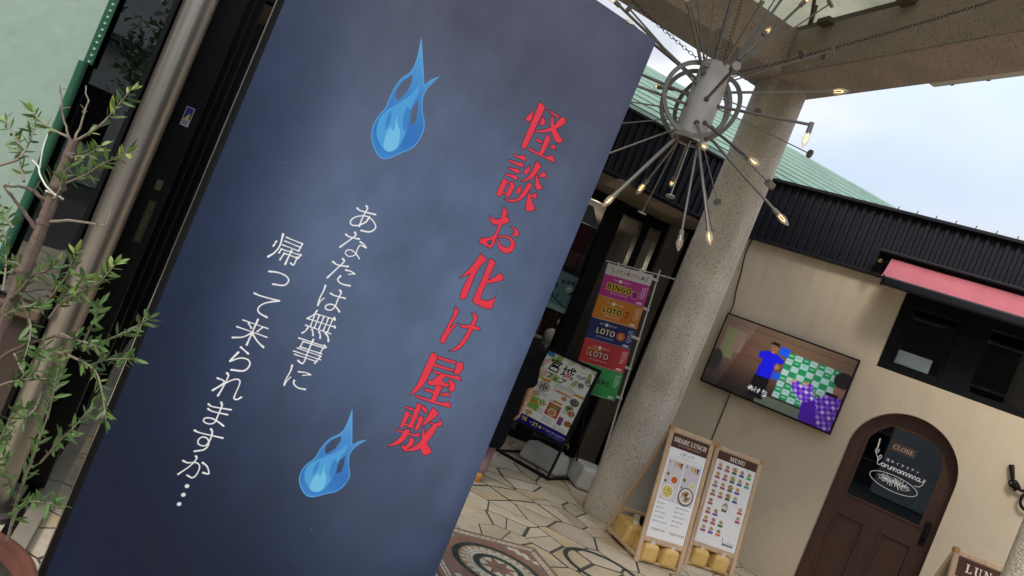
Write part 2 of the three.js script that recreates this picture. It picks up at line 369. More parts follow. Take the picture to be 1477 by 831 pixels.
const TWIGS = `
trunk .019 -1.102,1.049,1.800;-1.101,1.178,1.800;-1.105,1.341,1.800;-1.111,1.504,1.800;-1.112,1.540,1.800
bare .006 -1.112,1.540,1.800;-1.118,1.561,1.807;-1.126,1.636,1.813;-1.152,1.671,1.820
bare .006 -1.118,1.528,1.800;-1.137,1.558,1.793;-1.158,1.589,1.787;-1.183,1.649,1.780
leafy .007 -1.111,1.537,1.800;-1.080,1.568,1.788;-1.052,1.602,1.775;-1.024,1.662,1.762;-1.006,1.700,1.750
leafy .007 -1.114,1.492,1.800;-1.081,1.505,1.780;-1.049,1.518,1.760;-1.013,1.553,1.740
leafy .006 -1.106,1.422,1.800;-1.039,1.472,1.767;-0.991,1.514,1.733;-0.929,1.561,1.700
bare .008 -1.110,1.327,1.800;-1.096,1.334,1.800;-1.048,1.356,1.800;-0.963,1.378,1.800;-0.973,1.456,1.800
leafy .007 -1.125,1.540,1.800;-1.173,1.541,1.815;-1.218,1.546,1.830;-1.249,1.554,1.845;-1.277,1.567,1.860
leafy .008 -1.262,1.409,1.800;-1.235,1.446,1.825;-1.258,1.466,1.850;-1.321,1.502,1.875;-1.357,1.518,1.900
leafy .006 -1.218,1.448,1.800;-1.234,1.482,1.833;-1.257,1.517,1.867;-1.277,1.528,1.900
leafy .006 -1.187,1.400,1.800;-1.225,1.429,1.827;-1.260,1.453,1.853;-1.295,1.476,1.880
bare .011 -1.117,1.378,1.800;-1.149,1.389,1.790;-1.175,1.387,1.780;-1.205,1.378,1.770
bare .011 -1.115,1.306,1.800;-1.150,1.328,1.800;-1.192,1.351,1.800;-1.228,1.372,1.800
leafy .010 -1.124,1.103,1.800;-1.092,1.138,1.785;-1.061,1.205,1.770;-1.024,1.234,1.755;-1.005,1.259,1.740
leafy .006 -1.029,1.139,1.800;-1.003,1.182,1.775;-0.979,1.226,1.750;-0.962,1.262,1.725;-0.950,1.304,1.700
leafy .007 -1.003,1.119,1.800;-0.979,1.164,1.776;-0.950,1.197,1.752;-0.909,1.235,1.728;-0.877,1.262,1.704;-0.846,1.319,1.680
leafy .006 -0.995,1.157,1.800;-0.971,1.203,1.767;-0.937,1.231,1.733;-0.905,1.261,1.700
bare .010 -1.087,0.971,1.800;-1.065,0.990,1.784;-1.010,1.052,1.768;-0.949,1.098,1.752;-0.890,1.114,1.736;-0.810,1.112,1.720
leafy .008 -0.997,1.046,1.800;-0.940,1.058,1.780;-0.887,1.066,1.760;-0.824,1.063,1.740;-0.781,1.031,1.720;-0.738,0.980,1.700
leafy .006 -0.962,1.096,1.800;-0.892,1.113,1.740;-0.804,1.135,1.680
leafy .006 -0.868,1.052,1.800;-0.802,1.101,1.730;-0.718,1.144,1.660
leafy .006 -0.897,1.078,1.800;-0.839,1.131,1.757;-0.782,1.178,1.713;-0.723,1.241,1.670
leafy .006 -0.904,1.086,1.800;-0.882,1.152,1.760;-0.861,1.193,1.720;-0.845,1.221,1.680
leafy .007 -0.890,0.596,1.800;-0.892,0.696,1.775;-0.883,0.783,1.750;-0.871,0.830,1.725;-0.862,0.898,1.700;-0.854,0.969,1.675;-0.859,1.067,1.650
leafy .006 -0.888,0.790,1.800;-0.856,0.847,1.762;-0.826,0.896,1.725;-0.796,0.936,1.688;-0.756,1.023,1.650
leafy .006 -0.890,0.587,1.800;-0.874,0.661,1.760;-0.850,0.723,1.720;-0.807,0.759,1.680;-0.746,0.791,1.640
leafy .006 -1.001,0.775,1.800;-0.979,0.849,1.767;-0.954,0.897,1.733;-0.918,0.942,1.700
leafy .006 -1.059,0.914,1.800;-1.022,0.946,1.775;-0.980,0.974,1.750;-0.923,1.004,1.725;-0.877,1.023,1.700
leafy .006 -1.114,1.053,1.800;-1.095,1.089,1.788;-1.072,1.115,1.775;-1.033,1.138,1.762;-1.001,1.148,1.750
leafy .006 -1.131,1.137,1.800;-1.166,1.178,1.833;-1.214,1.234,1.867;-1.267,1.276,1.900
leafy .006 -1.165,1.286,1.800;-1.190,1.291,1.817;-1.231,1.317,1.833;-1.265,1.323,1.850
leafy .006 -1.100,1.381,1.800;-1.084,1.420,1.773;-1.073,1.460,1.747;-1.051,1.481,1.720
leafy .006 -1.103,1.337,1.800;-1.122,1.358,1.805;-1.133,1.384,1.810;-1.135,1.424,1.815;-1.139,1.452,1.820
leafy .006 -1.048,1.008,1.800;-0.973,0.981,1.760;-0.940,1.043,1.720;-0.921,1.088,1.680
leafy .006 -1.091,1.197,1.800;-1.118,1.214,1.787;-1.133,1.214,1.773;-1.153,1.216,1.760
leafy .006 -1.085,1.138,1.800;-1.018,1.095,1.767;-0.986,1.057,1.733;-0.964,1.035,1.700
leafy .006 -0.951,0.948,1.800;-0.928,0.921,1.757;-0.922,0.896,1.713;-0.915,0.857,1.670
leafy .006 -0.905,0.683,1.800;-0.912,0.734,1.757;-0.911,0.781,1.713;-0.897,0.831,1.670`;

// ------------------------------------------------------------------ the haunted house sign
const pairs = (t) => t.trim().split(';').map((q) => q.split(',').map(Number));
function pathOf(g, pts, k, ox = 0, oy = 0, closed = true, soft = false) {
  g.beginPath();
  if (!soft) pts.forEach(([x, y], i) => (i ? g.lineTo : g.moveTo).call(g, ox + x * k, oy + y * k));
  else { // rounded through the middles of the edges, sharp where the turn is sharp
    const n = pts.length; const P = (i) => pts[(i + n) % n];
    const sharp = (i) => { const [a, b, c] = [P(i - 1), P(i), P(i + 1)], u = [b[0] - a[0], b[1] - a[1]], v = [c[0] - b[0], c[1] - b[1]]; return (u[0] * v[0] + u[1] * v[1]) / (Math.hypot(...u) * Math.hypot(...v) + 1e-6) < 0.1; };
    const mid = (i) => [(P(i)[0] + P(i + 1)[0]) / 2, (P(i)[1] + P(i + 1)[1]) / 2];
    let m = mid(-1); g.moveTo(ox + m[0] * k, oy + m[1] * k);
    for (let i = 0; i < n; i++) { const q = mid(i), p = P(i); if (sharp(i)) { g.lineTo(ox + p[0] * k, oy + p[1] * k); g.lineTo(ox + q[0] * k, oy + q[1] * k); } else g.quadraticCurveTo(ox + p[0] * k, oy + p[1] * k, ox + q[0] * k, oy + q[1] * k); }
  }
  if (closed) g.closePath();
}
// a brush line of changing width through the points
function brush(g, pts, w, k = 1, ox = 0, oy = 0, press = true) {
  const c = new THREE.CatmullRomCurve3(pts.map(([x, y]) => new THREE.Vector3(x * k + ox, y * k + oy, 0)), false, 'catmullrom', 0.5), L = c.getLength(), n = Math.max(4, Math.ceil(L / Math.max(0.5, w * k * 0.18)));
  for (let i = 0; i <= n; i++) { const t = i / n, p = c.getPoint(t), r = 0.5 * w * k * (press ? 0.78 + 0.3 * Math.exp(-t * 7) + 0.24 * Math.exp(-(1 - t) * 6) - 0.1 * Math.sin(t * Math.PI) : 1); g.beginPath(); g.arc(p.x, p.y, r, 0, 7); g.fill(); }
}
const SIGN_W = 1.18, SIGN_H = 2.53, SIGN_TOP = 2.632;
function signPrint() {
  const w = 955, h = 2048, k = w / (SIGN_W * 1000), [c, g] = canvas(w, h), im = g.createImageData(w, h);
  const bw = 240, bh = 512, low = new Float32Array(bw * bh), hi = new Float32Array(bw * bh);
  for (let y = 0; y < bh; y++) for (let x = 0; x < bw; x++) { low[y * bw + x] = fbm3(x / 60, y / 60, 3.3, 4, 201); hi[y * bw + x] = fbm3(x / 14, y / 20, 7.7, 4, 231); }
  const at = (a, x, y) => { const i = Math.min(bw - 2, x), j = Math.min(bh - 2, y), u = i | 0, v = j | 0, s = i - u, t = j - v; return (a[v * bw + u] * (1 - s) + a[v * bw + u + 1] * s) * (1 - t) + (a[(v + 1) * bw + u] * (1 - s) + a[(v + 1) * bw + u + 1] * s) * t; };
  const S = THREE.MathUtils.smoothstep, mix = (a, b, t) => a + (b - a) * t;
  const top = [78, 82, 103], midc = [90, 107, 139], dark = [10, 26, 56];
  for (let y = 0; y < h; y++) for (let x = 0; x < w; x++) {
    const sx = x / w, sy = y / h, n = at(low, sx * (bw - 1), sy * (bh - 1)) - 0.5, m = at(hi, sx * (bw - 1), sy * (bh - 1)) - 0.5;
    // night blue artwork: head greyed by painted sky reflection, brighter blue in the middle, navy at the foot and along the left edge
    const a = S(sy + n * 0.12, 0.06, 0.42);
    const glow = Math.exp(-(((sx - 0.62 - n * 0.3) / 0.42) ** 2) - (((sy - 0.44) / 0.24) ** 2)), glow2 = 0.7 * Math.exp(-(((sx - 0.75) / 0.22) ** 2) - (((sy - 0.77) / 0.12) ** 2));
    const d = Math.min(1, S(sy + n * 0.15 - (sx - 0.5) * 0.22, 0.46, 0.92)) , edge = 1 - S(sx, -0.02, 0.30) * (1 - S(sx, 0.93, 1.05) * 0.5);
    for (let q = 0; q < 3; q++) {
      let v = mix(top[q], midc[q], Math.min(1, a * 0.55 + glow * 0.75));
      v = mix(v, dark[q], Math.min(1, Math.max(0, d * (1 - 0.55 * glow2) * 0.97)));
      v = mix(v, dark[q], edge * (0.28 + 0.42 * a));
      v *= 1 + 0.24 * n + 0.22 * m; im.data[(y * w + x) * 4 + q] = Math.max(0, Math.min(255, v));
    }
    im.data[(y * w + x) * 4 + 3] = 255;
  }
  g.putImageData(im, 0, 0);
  // faint scuffs and creases in the print
  for (let i = 0; i < 90; i++) { g.strokeStyle = `rgba(190,205,235,${rr(0.02, 0.09)})`; g.lineWidth = rr(0.6, 1.6); const x = rr(0, w), y = rr(0, h), L = rr(8, 60), t = rr(-0.6, 0.6); g.beginPath(); g.moveTo(x, y); g.quadraticCurveTo(x + L * 0.5, y + L * t * 0.3, x + L, y + L * t); g.stroke(); }
  for (let i = 0; i < 50; i++) { g.fillStyle = `rgba(225,232,245,${rr(0.2, 0.6)})`; g.beginPath(); g.arc(rr(0, w), rr(0, h), rr(0.5, 1.3), 0, 7); g.fill(); }
  // two blue spirit flames
  for (const A of [[1, 0, 400, 0, 1, 416], [0.991, -0.146, 654.5, 0.232, 0.780, 1577]]) {
    const at2 = ([x, y]) => [A[0] * x + A[1] * y + A[2], A[3] * x + A[4] * y + A[5]], fy = A[5], f = A[4];
    for (const line of FLAME_LAYERS.trim().split('\n')) {
      const [kind, t] = line.split(':'), p = pairs(t).map(at2);
      if (kind === 'O') {
        const holes = FLAME_LAYERS.trim().split('\n').filter((l) => l[0] === 'H').map((l) => pairs(l.slice(2)).map(at2));
        g.save(); g.beginPath(); g.rect(0, 0, w, h); for (const q of holes) { q.slice().forEach(([x, y], i) => (i ? g.lineTo : g.moveTo).call(g, x * k, y * k)); g.closePath(); } g.clip('evenodd');
        pathOf(g, p, k, 0, 0, true, true); const gr = g.createLinearGradient(0, fy * k, 0, (fy + 385 * f) * k); gr.addColorStop(0, '#5fa9e6'); gr.addColorStop(0.45, '#3f86d0'); gr.addColorStop(0.75, '#2f74c4'); gr.addColorStop(1, '#3a8ad6'); g.fillStyle = gr; g.fill(); g.strokeStyle = '#5cb0ee'; g.lineWidth = 2.2; g.stroke(); g.restore();
      } else if (kind === 'M') { pathOf(g, p, k, 0, 0, true, true); g.fillStyle = '#4da3e2'; g.fill(); }
      else if (kind === 'D') { pathOf(g, p, k, 0, 0, true, true); g.fillStyle = '#3b86cf'; g.fill(); }
      else if (kind === 'I') { pathOf(g, p, k, 0, 0, true, true); g.fillStyle = '#74c4f2'; g.fill(); }
    }
  }
  // the title in red brush-cut characters with a dark outline
  for (const pass of [0, 1]) for (const line of RED_STROKES.trim().split('\n')) {
    const parts = line.split(' X ').map(pairs); pathOf(g, parts[0], k, 0, 0, true, true);
    if (pass === 0) { g.strokeStyle = '#2a1626'; g.lineWidth = 2.8; g.lineJoin = 'round'; g.stroke(); }
    else { g.fillStyle = '#e63a4e'; g.fill(); if (parts[1]) { pathOf(g, parts[1], k); g.fillStyle = '#46587f'; g.fill(); g.strokeStyle = '#2a1626'; g.lineWidth = 1.6; g.stroke(); } }
  }
  // the question in white
  g.fillStyle = '#f4f4f6';
  for (const line of WHITE_STROKES.trim().split('\n')) {
    const [kind, t] = line.split(':'), p = pairs(t);
    if (kind === 'dot') { g.beginPath(); g.arc(p[0][0] * k, p[0][1] * k, 6.6 * k * 1.0, 0, 7); g.fill(); } else brush(g, p, +kind * 1.28, k);
  }
  return c;
}
{
  const s = thing('haunted_house_sign', 'tall navy signboard with red and white Japanese lettering and two blue flames', 'sign', [-0.904, 0, 2.1], 28);
  const b = SIGN_TOP - SIGN_H;
  obj('board', rspan(0, SIGN_W, b, SIGN_TOP, -0.09, -0.004, 0.004), new THREE.MeshPhysicalMaterial({ color: lin(0.01, 0.011, 0.014), roughness: 0.95, specularIntensity: 0.1 }), s);
  const print = new THREE.PlaneGeometry(SIGN_W - 0.002, SIGN_H - 0.002, 24, 48), pp = print.attributes.position;
  for (let i = 0; i < pp.count; i++) { const x = pp.getX(i), y = pp.getY(i); pp.setZ(i, 0.0035 * (fbm3(x * 2.4 + 5, y * 2.4, 1, 3, 301) - 0.5)); }
  print.computeVertexNormals();
  obj('printed_face', print.translate(SIGN_W / 2, SIGN_TOP - SIGN_H / 2, 0.002), printMat(signPrint(), 0.42, { specularIntensity: 0.7, bumpMap: tiled(T.fine, 3), bumpScale: 0.0006 }), s, true);
  obj('side_panel', span(0.004, 0.02, b, SIGN_TOP, -0.2615, -0.13), new THREE.MeshPhysicalMaterial({ color: lin(0.010, 0.008, 0.007), roughness: 1, specularIntensity: 0.1, map: tiled(T.wood, 4) }), s);
  obj('edge_trim', [rspan(-0.0005, 0.02, b, SIGN_TOP, -0.285, -0.262, 0.002)], mat.chrome, s);
  obj('side_panel', span(SIGN_W - 0.02, SIGN_W - 0.006, b, SIGN_TOP, -0.26, -0.09), mat.black, s);
  obj('back_panel', span(0.02, SIGN_W - 0.02, b, SIGN_TOP - 0.01, -0.275, -0.255), mat.black, s);
  for (const x of [0.06, SIGN_W - 0.12]) obj('foot', rspan(x, x + 0.06, 0, b, -0.4, -0.02, 0.005), mat.black, s);
}

// ------------------------------------------------------------------ ground: crazy paving
const ground = obj('ground', [new THREE.BoxGeometry(60, 0.2, 60).translate(0, -0.13, -5)], mat.asphalt); ground.userData.kind = 'structure';
const paving = obj('paving', [new THREE.BoxGeometry(15, 0.02, 17).translate(0.5, -0.0125, -5)], mat.mortar); paving.userData.kind = 'structure';
const MED = { x: 0.585, d: 4.6, half: 0.485, turn: 23 * DEG };      // the mosaic's centre
const RING = { x: 1.40, d: 5.43, r: 0.3 };                           // the inlaid dark ring
function cellPolygon(i, seeds, near) { // the seed's cell, cut by the half-planes towards its neighbours
  const s = seeds[i]; let poly = [[s[0] - 1, s[1] - 1], [s[0] + 1, s[1] - 1], [s[0] + 1, s[1] + 1], [s[0] - 1, s[1] + 1]];
  for (const j of near) {
    if (j === i) continue; const o = seeds[j], nx = o[0] - s[0], ny = o[1] - s[1]; if (nx * nx + ny * ny > 3) continue;
    const c = (o[0] * o[0] + o[1] * o[1] - s[0] * s[0] - s[1] * s[1]) / 2, out = [];
    for (let k = 0; k < poly.length; k++) { const a = poly[k], b = poly[(k + 1) % poly.length], da = a[0] * nx + a[1] * ny - c, db = b[0] * nx + b[1] * ny - c; if (da <= 0) out.push(a); if (da * db < 0) { const t = da / (da - db); out.push([a[0] + (b[0] - a[0]) * t, a[1] + (b[1] - a[1]) * t]); } }
    poly = out;
  }
  return poly;
}
function inset(poly, t) { // each corner moved in by t from both of its edges
  const n = poly.length; let area = 0; for (let i = 0; i < n; i++) { const a = poly[i], b = poly[(i + 1) % n]; area += a[0] * b[1] - a[1] * b[0]; }
  const sg = area > 0 ? 1 : -1, out = [];
  for (let i = 0; i < n; i++) {
    const a = poly[(i + n - 1) % n], b = poly[i], c = poly[(i + 1) % n];
    const e = (p, q) => { const dx = q[0] - p[0], dy = q[1] - p[1], l = Math.hypot(dx, dy) || 1; return [-dy / l * sg, dx / l * sg]; };
    const n1 = e(a, b), n2 = e(b, c), q = 1 + n1[0] * n2[0] + n1[1] * n2[1], k = t / Math.max(q, 0.35);
    out.push([b[0] + (n1[0] + n2[0]) * k, b[1] + (n1[1] + n2[1]) * k]);
  }
  return out;
}
function slab(poly, y0, y1, bevel, tilt = [0, 0]) { // a stone: sides, a narrow sloping rim and a top; poly is [x, z]
  const top = inset(poly, bevel), n = poly.length, P = [], N = poly.map((p) => p);
  let cx = 0, cy = 0; for (const p of poly) { cx += p[0] / n; cy += p[1] / n; }
  const Y = (p, y) => y + (p[0] - cx) * tilt[0] + (p[1] - cy) * tilt[1];
  let area = 0; for (let i = 0; i < n; i++) { const a = poly[i], b = poly[(i + 1) % n]; area += a[0] * b[1] - a[1] * b[0]; }
  const tri = (a, b, c) => (area > 0 ? P.push(...a, ...c, ...b) : P.push(...a, ...b, ...c));
  for (let i = 0; i < n; i++) {
    const j = (i + 1) % n, a = [N[i][0], y0, N[i][1]], b = [N[j][0], y0, N[j][1]], a1 = [N[i][0], Y(N[i], y1 - bevel * 0.7), N[i][1]], b1 = [N[j][0], Y(N[j], y1 - bevel * 0.7), N[j][1]], a2 = [top[i][0], Y(top[i], y1), top[i][1]], b2 = [top[j][0], Y(top[j], y1), top[j][1]];
    tri(a, b, b1); tri(a, b1, a1); tri(a1, b1, b2); tri(a1, b2, a2); tri([cx, y1, cy], a2, b2);
  }
  const g = new THREE.BufferGeometry(); g.setAttribute('position', new THREE.BufferAttribute(new Float32Array(P), 3)); g.computeVertexNormals(); g.setAttribute('uv', new THREE.BufferAttribute(new Float32Array(P.length / 3 * 2), 2));
  return g;
}
{
  const seeds = [], step = 0.275, ca = Math.cos(0.6), sa = Math.sin(0.6);
  for (let i = -34; i <= 34; i++) for (let j = -28; j <= 28; j++) {
    const a = (i + rr(-0.5, 0.5) + (j % 2) * 0.5) * step * 0.86, b = (j + rr(-0.5, 0.5)) * step * 1.15, x = 0.5 + a * ca - b * sa, z = -4.6 + a * sa + b * ca;
    if (x > -6.6 && x < 7.6 && z > -13 && z < 3 && rnd() > 0.1) seeds.push([x, z]);
  }
  const rest = [], grid = new Map(), key = (x, z) => Math.floor(x) + ',' + Math.floor(z);
  seeds.forEach((s, i) => { const k = key(...s); if (!grid.has(k)) grid.set(k, []); grid.get(k).push(i); });
  seeds.forEach((s, i) => {
    const near = []; for (let a = -1; a < 2; a++) for (let b = -1; b < 2; b++) near.push(...(grid.get(key(s[0] + a, s[1] + b)) ?? []));
    let poly = cellPolygon(i, seeds, near); if (poly.length < 3) return;
    const d = -s[1], m = Math.cos(MED.turn), n = Math.sin(MED.turn), mx = (s[0] - MED.x), md = d - MED.d, p = Math.abs(mx * m + md * n), q = Math.abs(-mx * n + md * m);
    if (Math.max(p, q) < MED.half - 0.16) return;
    poly = inset(poly, 0.004 + 0.013 * rnd() ** 1.6); const c = poly.filter((v, k) => { const w = poly[(k + 1) % poly.length]; return Math.hypot(v[0] - w[0], v[1] - w[1]) > 0.012; }); if (c.length < 3) return;
    const pieces = [c];
    if (rnd() < 0.42) { // some stones are broken in two
      let cx = 0, cz = 0; for (const p of c) { cx += p[0] / c.length; cz += p[1] / c.length; } const a = rr(0, 3.14), nx = Math.cos(a), nz = Math.sin(a), o = rr(-0.04, 0.04), half = (sg) => { const out = []; for (let k = 0; k < c.length; k++) { const p = c[k], q = c[(k + 1) % c.length], f = (v) => sg * ((v[0] - cx) * nx + (v[1] - cz) * nz - o) - 0.005, dp = f(p), dq = f(q); if (dp >= 0) out.push(p); if (dp * dq < 0) { const t = dp / (dp - dq); out.push([p[0] + (q[0] - p[0]) * t, p[1] + (q[1] - p[1]) * t]); } } return out; };
      const h1 = half(1), h2 = half(-1); if (h1.length > 2 && h2.length > 2) pieces.splice(0, 1, h1, h2);
    }
    for (const pc of pieces) {
    const g = slab(pc, -0.02, rr(-0.0008, 0.0012), 0.003, [rr(-0.004, 0.004), rr(-0.004, 0.004)]);
    const uvx = rr(0, 9), seen = (s[0] > 0.0 && s[0] < 2.9 && d > 4.0 && d < 8.9 && s[0] / d > 0.03 && s[0] / d < 0.42) || (s[0] < -0.55 && s[0] > -3.2 && d > 1.6 && d < 6.5 && s[0] / d < -0.38 && (s[0] + 1.314) * 0.926 + (d - 2.834) * 0.378 > -0.22);
    if (!seen) { rest.push(g); continue; }
    const o = obj('paving_stone', g, stoneMats[Math.floor(rnd() * 6)], paving); const u = o.geometry.attributes.uv; for (let k = 0; k < u.count; k++) u.setXY(k, u.getX(k) + uvx, u.getY(k) + uvx * 1.7);
    }
  });
  const o = obj('paving_stones', rest, stoneMats[0], paving); o.userData.kind = 'stuff';
}
{ // dark ring set into the paving, and the mosaic beside it
  const g = new THREE.TorusGeometry(RING.r, 0.019, 8, 64).scale(1, 1, 0.35).rotateX(Math.PI / 2);
  const o = obj('paving_inlay', [g], M([0.035, 0.035, 0.037], 0.7)); o.position.set(RING.x, 0.004, -RING.d); o.userData.kind = 'structure';
  const t = thing('floor_mosaic', 'square stone mosaic with dark green rings and a pink star set in the paving', 'mosaic', [MED.x, 0, MED.d], 23);
  const h = MED.half, bed = M([0.25, 0.205, 0.17], 0.85, { map: tiled(T.stone, 2) });
  const top = 0.012;
  const piece = (poly, y = top) => slab(poly, 0.001, y + rr(-0.0005, 0.0005), 0.0010);
  obj('bed', span(-h - 0.012, h + 0.012, -0.01, top - 0.0012, -h - 0.012, h + 0.012), bed, t);
  const jit = (p, j = 0.0012) => p.map(([x, z]) => [x + rr(-j, j), z + rr(-j, j)]);
  function stuff(name, polys, m) { const o2 = obj(name, polys.map((p) => piece(inset(jit(p), name === 'border_square_tiles' ? 0.0032 : 0.0018))), m, t); o2.userData.kind = 'stuff'; return o2; }
  const ringTiles = (r0, r1, n, f = 0) => Array.from({ length: n }, (_, i) => { const a = (i + f) / n * 2 * Math.PI, b = (i + 1 + f) / n * 2 * Math.PI; return [[r0 * Math.cos(a), r0 * Math.sin(a)], [r1 * Math.cos(a), r1 * Math.sin(a)], [r1 * Math.cos(b), r1 * Math.sin(b)], [r0 * Math.cos(b), r0 * Math.sin(b)]]; });
  const green = M([0.018, 0.05, 0.042], 0.4, { map: tiled(T.stone, 6) }), rose = M([0.36, 0.18, 0.135], 0.6, { map: tiled(T.stone, 3) }), white = M([0.76, 0.70, 0.61], 0.6, { map: tiled(T.stone, 3) }), tan = M([0.48, 0.31, 0.21], 0.6, { map: tiled(T.stone, 3) });
  stuff('ring_tiles', ringTiles(0.27, 0.315, 88), green); stuff('ring_tiles', ringTiles(0.13, 0.172, 52), green);
  stuff('rose_ring_tiles', [...ringTiles(0.317, 0.35, 44), ...ringTiles(0.351, 0.386, 44, 0.4)], rose);
  const teeth = [], gaps = []; for (let i = 0; i < 26; i++) { const a = i / 26 * 6.2832, b = (i + 0.5) / 26 * 6.2832, c = (i + 1) / 26 * 6.2832, P = (r, q) => [r * Math.cos(q), r * Math.sin(q)]; teeth.push([P(0.268, a), P(0.268, c), P(0.226, b)]); gaps.push([P(0.226, b), P(0.268, c), P(0.226, b + 0.2417)]); }
  stuff('triangle_tiles', teeth, tan); stuff('white_triangle_tiles', gaps, white);
  stuff('white_ring_tiles', [...ringTiles(0.175, 0.199, 34), ...ringTiles(0.2, 0.224, 38, 0.5)], white);
  for (let i = 0; i < 8; i++) { const a = i / 8 * 6.2832, P = (r, q) => [r * Math.cos(q), r * Math.sin(q)]; obj('star_point', piece(inset([P(0.018, a), P(0.062, a - 0.3927), P(0.118, a), P(0.062, a + 0.3927)], 0.0015)), rose, t); obj('star_gap', piece(inset([P(0.064, a + 0.3927), P(0.126, a + 0.05), P(0.128, a + 0.3927), P(0.126, a + 0.735)], 0.0015)), white, t); }
  // corner fillings and the three-strip border
  const corner = [], cornerRose = []; const st = 0.046;
  for (let x = -0.385; x < 0.38; x += st) for (let z = -0.385; z < 0.38; z += st) { const cx = x + st / 2, cz = z + st / 2, r = Math.hypot(cx, cz); if (r > 0.388 + st * 0.60) (r > 0.46 && corner.length % 3 === 1 && cornerRose.length < corner.length / 3 ? cornerRose : corner).push([[x, z], [x + st, z], [x + st, z + st], [x, z + st]]); }
  stuff('corner_tiles', corner, white); stuff('rose_corner_tiles', cornerRose, rose);
  const lines = [], squares = []; const strip = (r0, r1, L, list) => { const n = Math.round(2 * r1 / L); for (let i = 0; i < n; i++) { const a = -r1 + i * 2 * r1 / n, b = a + 2 * r1 / n; for (const sg of [-1, 1]) { list.push([[a, sg * r0], [b, sg * r0], [b, sg * r1], [a, sg * r1]]); if (a > -r0 - 0.001 && b < r0 + 0.001) list.push([[sg * r0, a], [sg * r0, b], [sg * r1, b], [sg * r1, a]]); } } };
  strip(0.390, 0.412, 0.06, lines); strip(0.464, 0.485, 0.06, lines); strip(0.414, 0.437, 0.042, squares); strip(0.439, 0.462, 0.042, squares);
  stuff('border_line_tiles', lines, rose); stuff('border_square_tiles', squares, white);
}

// ------------------------------------------------------------------ pergola of washed-aggregate concrete
const C1 = [1.63, 7.0], AX = [-0.378, 0.926], BX = [0.926, 0.378];   // its first column; the two building directions (x, distance ahead)
const off = (p, a, b) => [p[0] + AX[0] * a + BX[0] * b, p[1] + AX[1] * a + BX[1] * b];
{
  const t = thing('pergola', 'stone-textured concrete pergola on round columns with pale roof panels between its beams', 'pergola', [C1[0], 0, C1[1]], 22.2);
  // local x runs along BX, local z towards the viewer (against AX)
  const col = (x, z) => { const g = clean(new THREE.CylinderGeometry(0.237, 0.237, 4.36, 48, 90, false).translate(0, 2.18, 0)), p = g.attributes.position, col3 = new Float32Array(p.count * 3);
    for (let i = 0; i < p.count; i++) { // rain streaks, damp patches, darker top; foot mixes dirt and painted contact shade
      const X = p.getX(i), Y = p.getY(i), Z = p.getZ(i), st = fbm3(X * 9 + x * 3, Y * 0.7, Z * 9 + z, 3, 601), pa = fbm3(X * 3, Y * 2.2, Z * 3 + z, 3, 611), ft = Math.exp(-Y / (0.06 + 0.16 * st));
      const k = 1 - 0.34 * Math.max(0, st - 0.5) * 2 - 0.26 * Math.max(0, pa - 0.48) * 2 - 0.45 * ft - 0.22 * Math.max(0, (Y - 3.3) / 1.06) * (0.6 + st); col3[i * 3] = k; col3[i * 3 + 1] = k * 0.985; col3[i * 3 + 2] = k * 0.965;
    }
    g.setAttribute('color', new THREE.BufferAttribute(col3, 3)); g.translate(x, 0, z); const m = new THREE.Mesh(g, mat.column); m.name = 'column'; m.castShadow = m.receiveShadow = true; t.add(m); const u = m.geometry.attributes.uv; for (let i = 0; i < u.count; i++) u.setXY(i, u.getX(i) * 1.49, u.getY(i) * 4.36); return m; };
  col(0, 0); col(0, 3.66);
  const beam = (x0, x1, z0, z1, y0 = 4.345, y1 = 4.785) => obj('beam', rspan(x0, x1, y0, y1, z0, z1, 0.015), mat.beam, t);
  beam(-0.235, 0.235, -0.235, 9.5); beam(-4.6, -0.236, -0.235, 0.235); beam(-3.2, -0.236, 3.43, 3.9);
  for (const [x, z] of [[-0.24, 0.6], [-0.24, 1.42], [-0.24, 2.3], [-0.9, 0.24], [-2.1, 0.24]]) obj('bracket', rspan(x - 0.07, x + 0.03, 4.75, 4.80, z - 0.07, z + 0.07, 0.006), mat.joist, t);
  // pale panels above, on rafters
  const rafters = [];
  for (let i = 0; i < 6; i++) { const x = -4.4 + i * 0.88; obj('rafter', rspan(x - 0.028, x + 0.028, 4.93, 5.0, -0.3, 4.6, 0.005), mat.joist, t); }
  for (let i = 0; i < 5; i++) for (let j = 0; j < 2; j++) obj('roof_panel', rspan(-4.4 + i * 0.88 + 0.004, -3.52 + i * 0.88 - 0.004, 5.004, 5.02, -0.3 + j * 2.44, 2.13 + j * 2.44, 0.003), mat.ceiling, t);
  for (const [z, dz] of [[0.42, 0], [1.36, 0.0], [2.3, 0]]) obj('strut', rod(new THREE.Vector3(-0.28, 4.78, z), new THREE.Vector3(-0.30, 4.95, z + dz), 0.022), mat.joist, t);
  obj('strut', rod(new THREE.Vector3(-0.28, 4.79, 0.42), new THREE.Vector3(-0.75, 4.96, 0.9), 0.016), mat.joist, t);
  // pale eave sheet on the outer side of the long beam
  const eave = thing('canopy_eave', 'thin pale canopy edge with dark rivets just outside the concrete beam', 'canopy', [C1[0], 0, C1[1]], 22.2);
  obj('eave_sheet', rspan(0.27, 0.42, 4.425, 4.44, 1.3, 4.2, 0.006), M([0.62, 0.62, 0.55], 0.7), eave);
  for (let i = 0; i < 9; i++) obj('rivet', rspan(0.41, 0.426, 4.422, 4.442, 1.45 + i * 0.3, 1.48 + i * 0.3, 0.004), mat.black, eave);
}

